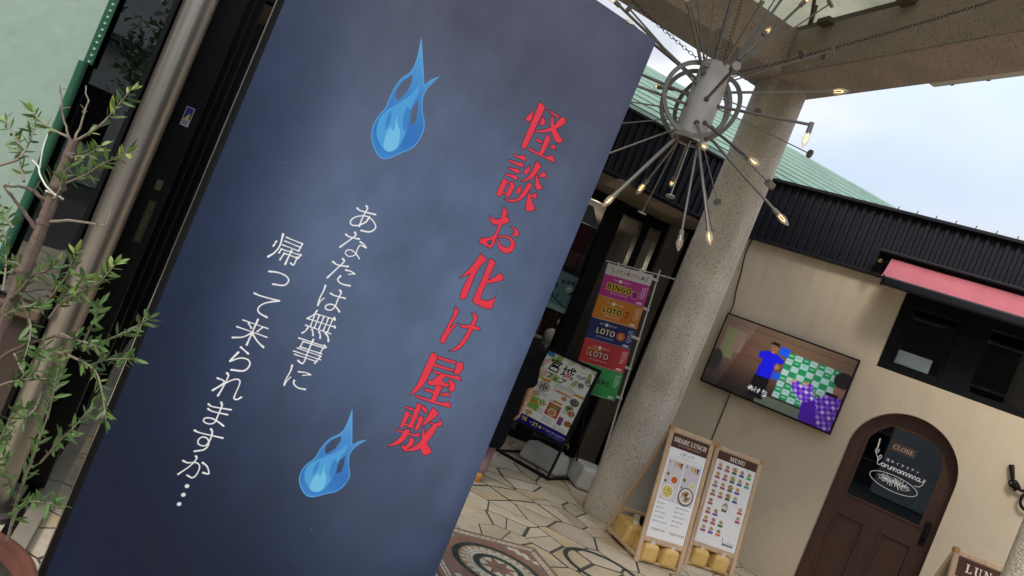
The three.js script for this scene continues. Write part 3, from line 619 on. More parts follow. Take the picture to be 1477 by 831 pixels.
// ------------------------------------------------------------------ the restaurant on the right: local x along its wall, z out of the wall
const REST = thing('restaurant_building', 'beige rendered restaurant wall under a dark corrugated fascia with arched door', 'building', [2.262, 0, 8.0], -31.6);
function corrugated(x0, x1, y0, y1, z, pitch = 0.085, depth = 0.022) {
  const prof = [], n = Math.round((x1 - x0) / pitch); for (let i = 0; i < n; i++) { const a = x0 + i * pitch; prof.push([a, 0], [a + pitch * 0.42, 0], [a + pitch * 0.52, depth], [a + pitch * 0.9, depth]); } prof.push([x1, 0]);
  const P = []; for (let i = 0; i + 1 < prof.length; i++) { const [a, c] = prof[i], [b, d] = prof[i + 1]; P.push(a, y0, z + c, b, y0, z + d, b, y1, z + d, a, y0, z + c, b, y1, z + d, a, y1, z + c); }
  const g = new THREE.BufferGeometry(); g.setAttribute('position', new THREE.BufferAttribute(new Float32Array(P), 3)); g.computeVertexNormals(); g.setAttribute('uv', new THREE.BufferAttribute(new Float32Array(P.length / 3 * 2), 2)); return g;
}
{
  const t = REST, door = new THREE.Path();
  const wall = new THREE.Shape([[-0.355, 0], [5.2, 0], [5.2, 3.2], [-0.355, 3.2]].map((p) => new THREE.Vector2(...p)));
  door.moveTo(1.53, 0.02); door.lineTo(2.475, 0.02); door.lineTo(2.475, 1.515); door.absarc(2.0025, 1.515, 0.4725, 0, Math.PI, false); door.lineTo(1.53, 0.02);
  obj('wall', extrude(wall, 0.26, [door, rect(1.505, 3.9, 2.31, 3.14)]).translate(0, 0, -0.26), mat.stucco, t);
  obj('fascia', [corrugated(-0.372, 5.2, 3.155, 3.80, 0.03, 0.085), span(-0.372, 5.2, 3.155, 3.80, -0.26, 0.028)], mat.navyMetal, t);
  obj('fascia_cap', [rspan(-0.38, 5.2, 3.79, 3.825, -0.28, 0.10, 0.006), rspan(-0.37, 5.2, 3.135, 3.160, 0.0, 0.085, 0.005)], mat.navyMetal, t);
  obj('flat_roof', span(-0.1, 5.2, 3.6, 3.7, -5.5, -0.27), mat.black, t);
  obj('rear_wall', [span(-0.1, 5.2, 0, 3.6, -5.5, -5.4), span(5.1, 5.2, 0, 3.6, -5.4, -0.27)], mat.interior, t);
  for (let i = 0; i < 9; i++) { const x = 1.16 + i * 0.172; obj('pin', [rod(new THREE.Vector3(x, 3.82, 0.04), new THREE.Vector3(x + 0.006, 3.868, 0.04), 0.006, 0.005, 6)], mat.joist, t); }
  obj('floor', span(-0.1, 5.2, -0.02, 0.015, -5.4, -0.26), mat.interior, t);
  // window band under the awning
  const f = obj('window_frame', extrude(rect(1.507, 3.898, 2.312, 3.138), 0.09, [rect(1.60, 2.04, 2.38, 3.0), rect(2.285, 2.92, 2.38, 3.0), rect(3.08, 3.8, 2.38, 3.0)]).translate(0, 0, -0.17), mat.blackFrame, t);
  obj('sash', [extrude(rect(1.602, 2.038, 2.382, 2.998), 0.03, [rect(1.628, 2.012, 2.41, 2.972)]).translate(0, 0, -0.15)], mat.black, f);
  for (const [a, b] of [[1.6, 2.04], [2.285, 2.92], [3.08, 3.8]]) obj('pane', span(a, b, 2.38, 3.0, -0.145, -0.141), mat.clearGlass, f);
  obj('pale_panel', span(1.612, 1.93, 2.36, 2.55, -0.168, -0.165), M([0.80, 0.88, 0.90], 0.7), t);  // pale blue panel just behind the first pane
  obj('shelf', [span(1.5, 3.9, 2.36, 2.38, -0.6, -0.27)], mat.interiorWarm, t);
  // arched door, set back in its opening
  const D = 1.9, slabShape = new THREE.Shape(); slabShape.moveTo(1.532, 0.03); slabShape.lineTo(2.473, 0.03); slabShape.lineTo(2.473, 1.515); slabShape.absarc(2.0025, 1.515, 0.4705, 0, Math.PI, false); slabShape.lineTo(1.532, 0.03);
  const gl = [[1.665, 1.05], [2.345, 1.05], [2.345, 1.66], [2.28, 1.76], [2.2, 1.835], [1.81, 1.835], [1.73, 1.76], [1.665, 1.66]];
  const dr = obj('door', extrude(slabShape, 0.05, [gl, rect(1.66, 1.925, 0.19, 0.86), rect(2.075, 2.34, 0.19, 0.86)], 0.004).translate(0, 0, -0.18), mat.doorWood, t);
  obj('glass_pane', extrude(gl, 0.006).translate(0, 0, -0.16), mat.darkGlass, dr);
  obj('glass_bead', [extrude(gl.map(([x, y]) => [2.005 + (x - 2.005) * 1.03, 1.44 + (y - 1.44) * 1.02]), 0.012, [gl.map(([x, y]) => [2.005 + (x - 2.005) * 0.955, 1.44 + (y - 1.44) * 0.965])], 0.002).translate(0, 0, -0.128)], mat.doorWood, dr);
  for (const [a, b] of [[1.66, 1.925], [2.075, 2.34]]) { obj('door_panel', extrude(rect(a + 0.002, b - 0.002, 0.192, 0.858), 0.02, [], 0.012).translate(0, 0, -0.172), mat.doorWood, dr); obj('panel_moulding', extrude(rect(a - 0.012, b + 0.012, 0.178, 0.872), 0.008, [rect(a + 0.012, b - 0.012, 0.202, 0.848)], 0.003).translate(0, 0, -0.128), mat.doorWood, dr); }
  const hd = obj('handle', [rspan(2.372, 2.425, 0.9, 1.13, -0.128, -0.112, 0.006), tube([new THREE.Vector3(2.40, 1.09, -0.115), new THREE.Vector3(2.40, 1.07, -0.06), new THREE.Vector3(2.40, 0.98, -0.055), new THREE.Vector3(2.40, 0.94, -0.112)], 0.011), new THREE.CylinderGeometry(0.014, 0.014, 0.02, 16).rotateX(Math.PI / 2).translate(2.398, 1.105, -0.108)], mat.black, dr);
  obj('door_stop', extrude(slabShape, 0.03, [(() => { const p = new THREE.Path(); p.moveTo(1.56, 0.031); p.lineTo(2.445, 0.031); p.lineTo(2.445, 1.515); p.absarc(2.0025, 1.515, 0.4425, 0, Math.PI, false); p.lineTo(1.56, 0.031); return p; })()]).translate(0, 0, -0.225), mat.doorWood, t);
  // white lettering on the door's glass
  const W = 1024, H = 1024, [c, g] = canvas(W, H); g.fillStyle = '#000'; g.fillRect(0, 0, W, H); g.fillStyle = '#fff'; g.strokeStyle = '#fff'; g.lineCap = g.lineJoin = 'round';
  // board: 0.62 m wide, drawn at 1600 px per metre
  g.font = '25px serif'; 
  const line = (pts, w = 5) => { g.lineWidth = w; const cc = new THREE.CatmullRomCurve3(pts.map(([x, y]) => new THREE.Vector3(x, y, 0)), false, 'catmullrom', 0.5).getPoints(pts.length * 8); g.beginPath(); cc.forEach((p, i) => (i ? g.lineTo(p.x, p.y) : g.moveTo(p.x, p.y))); g.stroke(); };
  { // a fork, then the name in one looping line
    line([[112, 205], [126, 330]], 20); line([[120, 330], [138, 420], [170, 470]], 10); for (const q of [-16, 0, 16]) line([[128 + q, 352], [136 + q, 405]], 6); line([[112, 352], [112, 395], [136, 420], [160, 395], [160, 352]], 6);
    line([[170, 470], [205, 500], [225, 440], [205, 425], [190, 470], [205, 555], [240, 560], [262, 520]], 11);
    let x = 262, y = 522; const hump = (h = 44, w = 40) => { line([[x, y + h], [x + 4, y + 6], [x + w * 0.45, y - 3], [x + w * 0.75, y + 12], [x + w * 0.8, y + h]], 11); x += w; };
    const round = () => { line([[x + 44, y + 6], [x + 16, y - 2], [x + 2, y + 22], [x + 16, y + 46], [x + 40, y + 28], [x + 46, y + 4], [x + 46, y + 40], [x + 60, y + 44]], 11); x += 58; };
    round(); line([[x, y + 44], [x + 6, y], [x + 14, y + 14], [x + 34, y + 4]], 11); x += 40; line([[x, y], [x + 4, y + 36], [x + 22, y + 46], [x + 38, y + 30], [x + 40, y], [x + 42, y + 44]], 11); x += 50; hump(); hump(); x += 8; round(); hump(); hump(); x += 8; hump(); hump(); x += 8; hump(); x += 8; round();
    line([[x - 4, y + 44], [x + 40, y + 30], [x + 62, y + 4], [x + 46, y - 10], [x + 36, y + 14], [x + 52, y + 50], [x + 10, y + 116], [x - 50, y + 128]], 8);
  }
  // the small line above the name, stroke by stroke
  const small = (x, y, s, strokes) => { for (const q of strokes.split(' ')) { const p = q.split(';').map((v) => v.split(',').map(Number)); g.lineWidth = 5; g.beginPath(); p.forEach(([a, b], i) => (i ? g.lineTo : g.moveTo).call(g, x + a * s, y + b * s)); g.stroke(); } };
  small(300, 425, 0.46, '10,12;22,20 6,36;18,44 6,92;24,60 34,22;92,22 50,8;50,44 74,8;74,44 32,44;96,44 46,58;80,58;80,74;46,74;46,92;90,92;90,80');
  small(372, 427, 0.44, '50,10;40,60;26,82;10,62;20,30;50,12;84,34;84,66;56,90');
  small(446, 427, 0.44, '82,10;50,42;14,60 54,40;54,92'); small(520, 427, 0.44, '40,6;28,30;8,52 36,26;86,26;70,62;26,94 36,46;64,66');
  small(594, 427, 0.44, '28,10;28,56 74,8;74,50;58,80;34,94'); small(664, 427, 0.44, '10,16;90,16;64,44 54,34;44,70;20,92'); small(738, 427, 0.44, '18,18;36,30 10,84;56,70;90,30');
  // the plate with a dish on it
  g.lineWidth = 8; g.beginPath(); g.ellipse(512, 740, 352, 112, 0.03, 0, 7); g.stroke(); g.lineWidth = 5;
  for (let i = 0; i < 46; i++) { const a = i * 2.399, r = Math.sqrt(i / 46), x = 512 + 215 * r * Math.cos(a), y = 716 + 52 * r * Math.sin(a); g.lineWidth = 4 + 3 * hash(i, 2, 3, 1); g.beginPath(); g.ellipse(x, y, 16 + 34 * hash(i, 1, 1, 1), 9 + 9 * hash(i, 3, 1, 1), a, 0, 4.4); g.stroke(); }
  g.beginPath(); g.ellipse(360, 724, 62, 34, 0.2, 0, 7); g.stroke(); g.beginPath(); g.ellipse(680, 742, 58, 34, -0.3, 0, 7); g.stroke(); g.lineWidth = 14; g.beginPath(); g.moveTo(520, 660); g.lineTo(590, 770); g.stroke();
  g.font = '30px sans-serif'; 
  const a = new THREE.CanvasTexture(c); const lm = M([0.86, 0.86, 0.84], 0.6, { alphaMap: a, transparent: true });
  obj('lettering', sheet(1.70, 2.32, 1.14, 1.80, -0.150).rotateX(0), lm, dr, true);
  // the small hanging board that says CLOSE
  const [c2, g2] = canvas(360, 150); g2.fillStyle = '#4a382c'; g2.fillRect(0, 0, 360, 150); g2.fillStyle = '#d6bfae'; g2.font = '96px serif'; g2.textAlign = 'center'; g2.fillText('CLOSE', 180, 108);
  const cb = obj('closed_board', rspan(1.872, 2.098, 1.605, 1.70, -0.145, -0.136, 0.002), mat.brownWall, dr); obj('board_print', sheet(1.876, 2.094, 1.608, 1.697, -0.134), printMat(c2), cb, true);
}
{ // retractable awning over the window
  const t = thing('window_awning', 'faded red fabric awning on dark rails over the restaurant window', 'awning', [2.262, 0, 8.0], -31.6);
  obj('cassette', [rspan(1.16, 4.4, 3.345, 3.372, 0.09, 0.24, 0.008), rspan(1.16, 1.185, 3.20, 3.345, 0.09, 0.24, 0.006), rspan(1.185, 4.4, 3.29, 3.345, 0.09, 0.115, 0.006)], mat.navyMetal, t);
  const w = 64, hgt = 14, g = new THREE.PlaneGeometry(1, 1, w, hgt), p = g.attributes.position;
  for (let i = 0; i < p.count; i++) { const u = p.getX(i) + 0.5, v = 0.5 - p.getY(i), x = 1.30 + 3.0 * u; p.setXYZ(i, x, 3.315 - 0.235 * v - 0.018 * Math.sin(v * Math.PI) + 0.010 * (fbm3(x * 2.4, v * 1.5, 2, 3, 401) - 0.5) - 0.012 * Math.exp(-(((x - 2.33) / 0.10) ** 2)) * v, 0.19 + 0.23 * v); }
  g.computeVertexNormals(); obj('fabric', g, mat.awning, t);
  obj('front_bar', [rspan(1.33, 4.35, 3.0, 3.085, 0.40, 0.47, 0.02), rspan(1.318, 1.332, 2.995, 3.09, 0.395, 0.475, 0.004)], mat.navyMetal, t);
  obj('folding_arm', [rod(new THREE.Vector3(1.42, 3.22, 0.12), new THREE.Vector3(2.2, 3.10, 0.30), 0.018), rod(new THREE.Vector3(2.2, 3.10, 0.30), new THREE.Vector3(1.46, 3.05, 0.42), 0.016)], mat.navyMetal, t);
  obj('crank_eye', [new THREE.TorusGeometry(0.014, 0.005, 8, 16).translate(1.21, 3.26, 0.2)], M([0.5, 0.36, 0.12], 0.4, { metalness: 0.8 }), t);
}
{ // television on the wall, with its picture on
  const t = thing('television', 'large flat television on the beige wall showing a person in blue', 'television', [2.262, 0, 8.0], -31.6);
  obj('casing', [rspan(0.003, 1.374, 1.515, 2.30, 0.05, 0.095, 0.01), rspan(0.3, 1.07, 1.65, 2.15, 0.004, 0.05, 0.01)], mat.black, t);
  const W = 1024, H = 576, [c, g] = canvas(W, H), im = (x, y, w, h, f) => { g.fillStyle = f; g.fillRect(x, y, w, h); };
  const gr = g.createLinearGradient(0, 0, 0, H); gr.addColorStop(0, '#7d624c'); gr.addColorStop(0.55, '#6b4a38'); gr.addColorStop(0.8, '#3a2a22'); gr.addColorStop(1, '#1c1613'); im(0, 0, W, H, gr);
  for (let i = 0; i < 16; i++) im(0, i * 24, W, 2, 'rgba(50,32,22,0.35)');
  im(40, 90, 110, 250, '#7c7f48'); im(130, 90, 70, 180, '#8c6a5c'); g.fillStyle = '#1b1513'; g.beginPath(); g.ellipse(30, 380, 60, 90, 0, 0, 7); g.fill();
  // the backdrop of white and green squares
  for (let i = 0; i < 7; i++) for (let j = 0; j < 8; j++) { const x = 548 + i * 58, y = 118 + j * 46; im(x, y, 57, 45, (i + j) % 2 ? '#a9c9c4' : '#1f8a55'); g.fillStyle = (i + j) % 2 ? '#6fa28f' : '#bfe3cd'; g.fillRect(x + 12, y + 19, 33, 5); }
  im(480, 96, 80, 66, '#1457e8'); im(500, 300, 50, 60, '#1b52d8'); im(440, 500, 584, 76, '#5c6657');
  // the presenter
  g.fillStyle = '#1415de'; g.beginPath(); g.moveTo(340, 190); g.lineTo(400, 166); g.lineTo(470, 170); g.lineTo(540, 196); g.lineTo(536, 236); g.lineTo(490, 230); g.lineTo(492, 370); g.lineTo(372, 384); g.lineTo(384, 236); g.lineTo(346, 240); g.closePath(); g.fill();
  im(366, 376, 122, 170, '#0c0b10'); g.fillStyle = '#9a6850'; g.beginPath(); g.ellipse(440, 128, 30, 38, 0, 0, 7); g.fill(); g.fillStyle = '#171113'; g.beginPath(); g.ellipse(436, 106, 36, 24, 0, 3.1, 6.4); g.fill(); g.strokeStyle = '#7d4f3e'; g.lineWidth = 14; g.beginPath(); g.moveTo(348, 226); g.lineTo(290, 214); g.lineTo(222, 180); g.stroke(); g.fillStyle = '#a87158'; g.beginPath(); g.arc(505, 262, 20, 0, 7); g.fill();
  // two purple checked sleeves and a face at the right
  const sleeve = (pts, base, chk, a) => { g.save(); g.beginPath(); pts.forEach(([x, y], i) => (i ? g.lineTo : g.moveTo).call(g, x, y)); g.closePath(); g.fillStyle = base; g.fill(); g.clip(); g.translate(pts[0][0], pts[0][1]); g.rotate(a); for (let i = -12; i < 16; i++) for (let k = -12; k < 16; k++) if ((i + k) % 2 === 0) { g.fillStyle = chk[(i * 3 + k * 5 + 90) % 3]; g.fillRect(i * 30, k * 26, 28, 24); } g.restore(); };
  sleeve([[850, 380], [930, 300], [1024, 310], [1024, 576], [830, 576]], '#4e1aa8', ['#a58ad6', '#7a50c6', '#c3b3ea'], 0.4);
  sleeve([[636, 330], [668, 296], [720, 322], [756, 286], [800, 296], [822, 350], [880, 430], [900, 576], [800, 576], [760, 440], [690, 400]], '#5a22bc', ['#b7a2e6', '#8a62d2', '#d6ccf2'], 0.5);
  g.fillStyle = '#4513a0'; g.beginPath(); g.moveTo(770, 440); g.lineTo(850, 400); g.lineTo(930, 576); g.lineTo(790, 576); g.fill();
  g.fillStyle = '#c98f76'; for (const [x, y] of [[652, 318], [668, 302], [738, 300], [758, 296]]) { g.beginPath(); g.ellipse(x, y, 9, 20, 0.4, 0, 7); g.fill(); }
  g.fillStyle = '#5c3a2e'; g.fillRect(428, 122, 8, 5); g.fillRect(446, 122, 8, 5); g.fillRect(432, 146, 18, 4); g.fillStyle = '#b98068'; g.fillRect(430, 160, 22, 14); g.fillStyle = 'rgba(255,255,255,.12)'; g.beginPath(); g.moveTo(0, 0); g.lineTo(260, 0); g.lineTo(120, 576); g.lineTo(0, 576); g.fill();
  g.fillStyle = '#8d6156'; g.beginPath(); g.ellipse(990, 250, 50, 75, 0, 0, 7); g.fill(); g.fillStyle = '#20171a'; g.beginPath(); g.ellipse(985, 180, 66, 62, 0, 0, 7); g.fill(); im(900, 300, 90, 24, '#0b0b14');
  g.lineWidth = 9; g.strokeStyle = '#e8e8e8'; g.fillStyle = '#e8e8e8'; 
  const kana = (x, s) => { for (const q of s.split(' ')) { const p = q.split(';').map((v) => v.split(',').map(Number)); g.beginPath(); p.forEach(([a, b], i) => (i ? g.lineTo : g.moveTo).call(g, x + a, 462 + b)); g.stroke(); } };
  kana(360, '4,14;40,10 20,0;18,40 34,20;10,40;2,30;20,20;44,30;30,48'); kana(414, '4,4;4,48 16,20;44,18 32,2;30,40;22,48'); kana(470, '4,14;44,12 12,2;8,26;40,30;38,46;8,48');
  { const [lo, q] = canvas(136, 77); q.drawImage(c, 0, 0, 136, 77); g.imageSmoothingEnabled = true; g.drawImage(lo, 0, 0, W, H); const sh = g.createRadialGradient(560, 260, 120, 560, 260, 640); sh.addColorStop(0, 'rgba(8,6,10,0)'); sh.addColorStop(1, 'rgba(8,6,10,0.5)'); g.fillStyle = sh; g.fillRect(0, 0, W, H); }
  const sm2 = new THREE.MeshStandardMaterial({ color: lin(0.02, 0.02, 0.02), roughness: 0.12, emissive: lin(1, 1, 1), emissiveIntensity: 0.62, emissiveMap: printTex(c) });
  obj('screen', sheet(0.022, 1.356, 1.535, 2.282, 0.0965), sm2, t, true);
}
{
  const t1 = thing('power_cable', 'thin black cable hanging down the wall to the television corner', 'cable', [2.262, 0, 8.0], -31.6), v = (x, y, z) => new THREE.Vector3(x, y, z);
  obj('cable', [tube([v(-0.06, 3.15, 0.06), v(-0.075, 2.95, 0.03), v(-0.045, 2.75, 0.02), v(-0.02, 2.55, 0.02), v(0.012, 2.40, 0.03), v(0.02, 2.30, 0.06)], 0.007, 48)], mat.black, t1);
  const t2 = thing('signal_cable', 'straight thin dark cable running down the wall below the television', 'cable', [2.262, 0, 8.0], -31.6);
  obj('cable', [tube([v(0.335, 1.53, 0.03), v(0.333, 1.2, 0.008), v(0.335, 0.6, 0.008), v(0.335, 0.02, 0.01)], 0.0055, 40)], mat.black, t2);
  const h = thing('iron_wall_ornament', 'black wrought iron hanger with a knot and ring beside the arched door', 'wall ornament', [2.262, 0, 8.0], -31.6);
  obj('hanger', [taper([v(2.795, 1.89, 0.02), v(2.82, 1.83, 0.035), v(2.845, 1.765, 0.04)], 0.022, 0.014), tube([v(2.84, 1.77, 0.04), v(2.88, 1.73, 0.05), v(2.93, 1.715, 0.05), v(2.98, 1.75, 0.05), v(3.06, 1.76, 0.05), v(3.12, 1.72, 0.05)], 0.014)], mat.black, h);
  obj('knot', Array.from({ length: 5 }, (_, i) => new THREE.TorusGeometry(0.032, 0.007, 8, 20).rotateX(i * 0.7).rotateY(i * 1.1).translate(2.855 + i * 0.008, 1.745 - i * 0.006, 0.05)), mat.black, h);
  obj('ring', [new THREE.TorusGeometry(0.075, 0.015, 10, 32).scale(0.75, 1, 1).translate(3.0, 1.65, 0.05)], mat.black, h);
}

// ------------------------------------------------------------------ the arcade entrance behind: local x along its fascia (to the left negative), z towards the viewer
{
  const t = thing('arcade_building', 'dark glazed arcade entrance under navy corrugated fascia and green metal roof', 'building', [1.94, 0, 8.17], 19.45);
  obj('fascia', [corrugated(-6.0, -0.004, 3.15, 3.80, 0.0, 0.085), span(-6.0, -0.01, 3.15, 3.80, -0.2, -0.004)], mat.navyMetal, t);
  obj('fascia_cap', [rspan(-6.0, 0, 3.79, 3.822, -0.22, 0.05, 0.006), rspan(-6.0, -0.005, 3.132, 3.155, -0.03, 0.03, 0.004)], mat.navyMetal, t);
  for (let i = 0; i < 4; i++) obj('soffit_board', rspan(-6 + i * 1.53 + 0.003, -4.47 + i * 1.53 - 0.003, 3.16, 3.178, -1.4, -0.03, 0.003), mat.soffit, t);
  // green roof in overlapping courses, rising away from the eave
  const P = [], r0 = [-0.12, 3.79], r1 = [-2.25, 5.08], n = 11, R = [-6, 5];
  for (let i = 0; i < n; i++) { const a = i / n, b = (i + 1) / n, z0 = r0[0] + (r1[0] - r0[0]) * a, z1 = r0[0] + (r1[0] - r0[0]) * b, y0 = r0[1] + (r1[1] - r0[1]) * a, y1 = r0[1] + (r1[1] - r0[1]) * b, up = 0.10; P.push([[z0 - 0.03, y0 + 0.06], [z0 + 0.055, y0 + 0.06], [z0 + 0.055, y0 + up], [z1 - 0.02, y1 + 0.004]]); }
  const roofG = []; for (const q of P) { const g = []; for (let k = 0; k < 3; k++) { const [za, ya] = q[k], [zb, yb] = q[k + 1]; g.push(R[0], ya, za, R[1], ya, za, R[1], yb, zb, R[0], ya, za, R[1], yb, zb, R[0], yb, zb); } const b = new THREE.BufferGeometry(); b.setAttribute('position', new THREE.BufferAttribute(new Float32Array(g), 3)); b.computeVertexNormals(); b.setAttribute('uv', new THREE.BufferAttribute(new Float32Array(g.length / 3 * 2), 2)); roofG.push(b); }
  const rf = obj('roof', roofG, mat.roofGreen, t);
  const shadeStrips = obj('lap_shade_strips', P.map((q) => span(-6, 5, q[1][1] - 0.064, q[1][1] - 0.0005, q[1][0] - 0.035, q[1][0] - 0.022)), M([0.035, 0.085, 0.065], 0.8), rf); shadeStrips.userData.kind = 'stuff';  // dark strips put the shade under each lap into colour
  obj('ridge_cap', [rspan(-6, 5, 5.06, 5.11, -2.36, -2.2, 0.02)], mat.roofGreen, rf);
  obj('gutter_pipe', [rod(new THREE.Vector3(0.45, 4.02, -0.75), new THREE.Vector3(5, 4.02, -0.75), 0.075, 0.075, 20)], M([0.28, 0.46, 0.33], 0.45, { map: tiled(T.grime, 1) }), rf);
  obj('roof_back', [span(-6, 5, 3.2, 5.05, -5, -2.3)], mat.interior, t);
  // glazed front set back under the soffit
  const zf = -1.25, ms = [[-6, -5.86], [-4.3, -4.14], [-2.55, -2.4], [-0.86, -0.66], [-0.36, -0.26], [-0.09, -0.02]];
  for (const [a, b] of ms) obj('mullion', rspan(a, b, 0, 3.158, zf - 0.07, zf + 0.05, 0.008), mat.blackFrame, t);
  for (const [y0, y1] of [[3.03, 3.156], [2.1, 2.16], [0.0, 0.1]]) for (let i = 0; i + 1 < ms.length; i++) if (y0 !== 2.1 || i !== 3) obj('rail', rspan(ms[i][1] + 0.001, ms[i + 1][0] - 0.001, y0, y1, zf - 0.05, zf + 0.03, 0.006), mat.blackFrame, t);
  for (let i = 0; i + 1 < ms.length; i++) obj('pane', span(ms[i][1], ms[i + 1][0], 0.1, 3.03, zf - 0.012, zf - 0.006), mat.glass, t);
  obj('side_wall', span(0.335, 0.46, 0, 3.148, -1.2, -0.02), mat.stucco, t);
  obj('pilaster', rspan(-0.018, 0.25, 0, 3.157, zf - 0.2, zf + 0.1, 0.01), aggregate([0.34, 0.30, 0.27]), t);
  obj('end_frame', rspan(0.252, 0.46, 0, 3.157, zf - 0.15, zf + 0.048, 0.006), mat.blackFrame, t);
  for (const [x, y] of [[-0.93, 1.92], [-0.80, 1.80]]) obj('flower_sticker', Array.from({ length: 5 }, (_, i) => new THREE.TorusGeometry(0.018, 0.005, 6, 14).translate(x + 0.024 * Math.cos(i * 1.2566), y + 0.024 * Math.sin(i * 1.2566), zf + 0.0)), M([0.6, 0.6, 0.6], 0.6), t);
  // the room behind the glass
  obj('interior_floor', span(-6, 0.4, -0.02, 0.012, -4.9, zf - 0.07), mat.interiorWarm, t);
  obj('interior_walls', [span(-6, 0.5, 0, 3.1, -4.99, -4.9), span(0.36, 0.46, 0, 3.1, -4.9, zf - 0.21), span(-6.1, -6, 0, 3.1, -4.9, zf - 0.07)], mat.interior, t);
  obj('interior_ceiling', span(-6, 0.4, 3.04, 3.09, -4.9, zf - 0.07), mat.interiorWarm, t);
  obj('red_reflection_panel', rspan(-1.5, -0.87, 2.18, 2.74, -1.44, -1.40, 0.01), M([0.36, 0.02, 0.03], 0.6), t);  // red panel added in place of the awning reflected in the glass
  obj('white_panel', extrude([[-1.5, 2.75], [-0.80, 2.75], [-0.98, 2.98], [-1.5, 2.98]], 0.02).translate(0, 0, -1.43), M([0.75, 0.78, 0.82], 0.6), t);
  obj('blue_counter', [rspan(-2.2, -0.05, 0.0, 1.12, -4.1, -3.6, 0.02)], M([0.16, 0.26, 0.42], 0.5), t);
  obj('counter_top', [rspan(-2.25, -0.03, 1.121, 1.17, -4.15, -3.56, 0.01)], M([0.6, 0.64, 0.7], 0.4), t);
  const [c, g] = canvas(256, 320); g.fillStyle = '#56797b'; g.fillRect(0, 0, 256, 320); g.fillStyle = '#1d3436'; for (let i = 0; i < 9; i++) { g.beginPath(); g.arc(30 + (i * 83) % 210, 30 + (i * 61) % 190, 12 + (i % 3) * 4, 0, 7); g.fill(); } g.lineWidth = 14; g.strokeStyle = '#22393c'; g.beginPath(); g.moveTo(0, 210); g.quadraticCurveTo(120, 230, 256, 310); g.stroke(); g.fillStyle = '#7fa3a2'; g.fillRect(0, 280, 256, 40);
  obj('teal_poster', sheet(-1.22, -0.80, 1.62, 2.12, zf - 0.003), printMat(c, 0.6), t, true);
  for (const [x, y, z] of [[-1.35, 2.96, -1.7], [-1.0, 2.98, -2.6], [-1.15, 2.98, -3.3], [-0.62, 2.98, -2.4], [-0.55, 2.98, -3.4], [-0.9, 2.98, -4.0]]) obj('ceiling_lamp', [new THREE.CylinderGeometry(0.09, 0.09, 0.02, 20).translate(x, y + 0.03, z)], M([0.9, 0.7, 0.45], 0.5, { emissive: lin(1, 0.66, 0.32), emissiveIntensity: 2.2 }), t);
}
const roomLamp = new THREE.PointLight(0xffe2c0, 2.2, 0, 2); roomLamp.position.set(0.6, 2.7, -10.3); roomLamp.castShadow = true; scene.add(roomLamp);

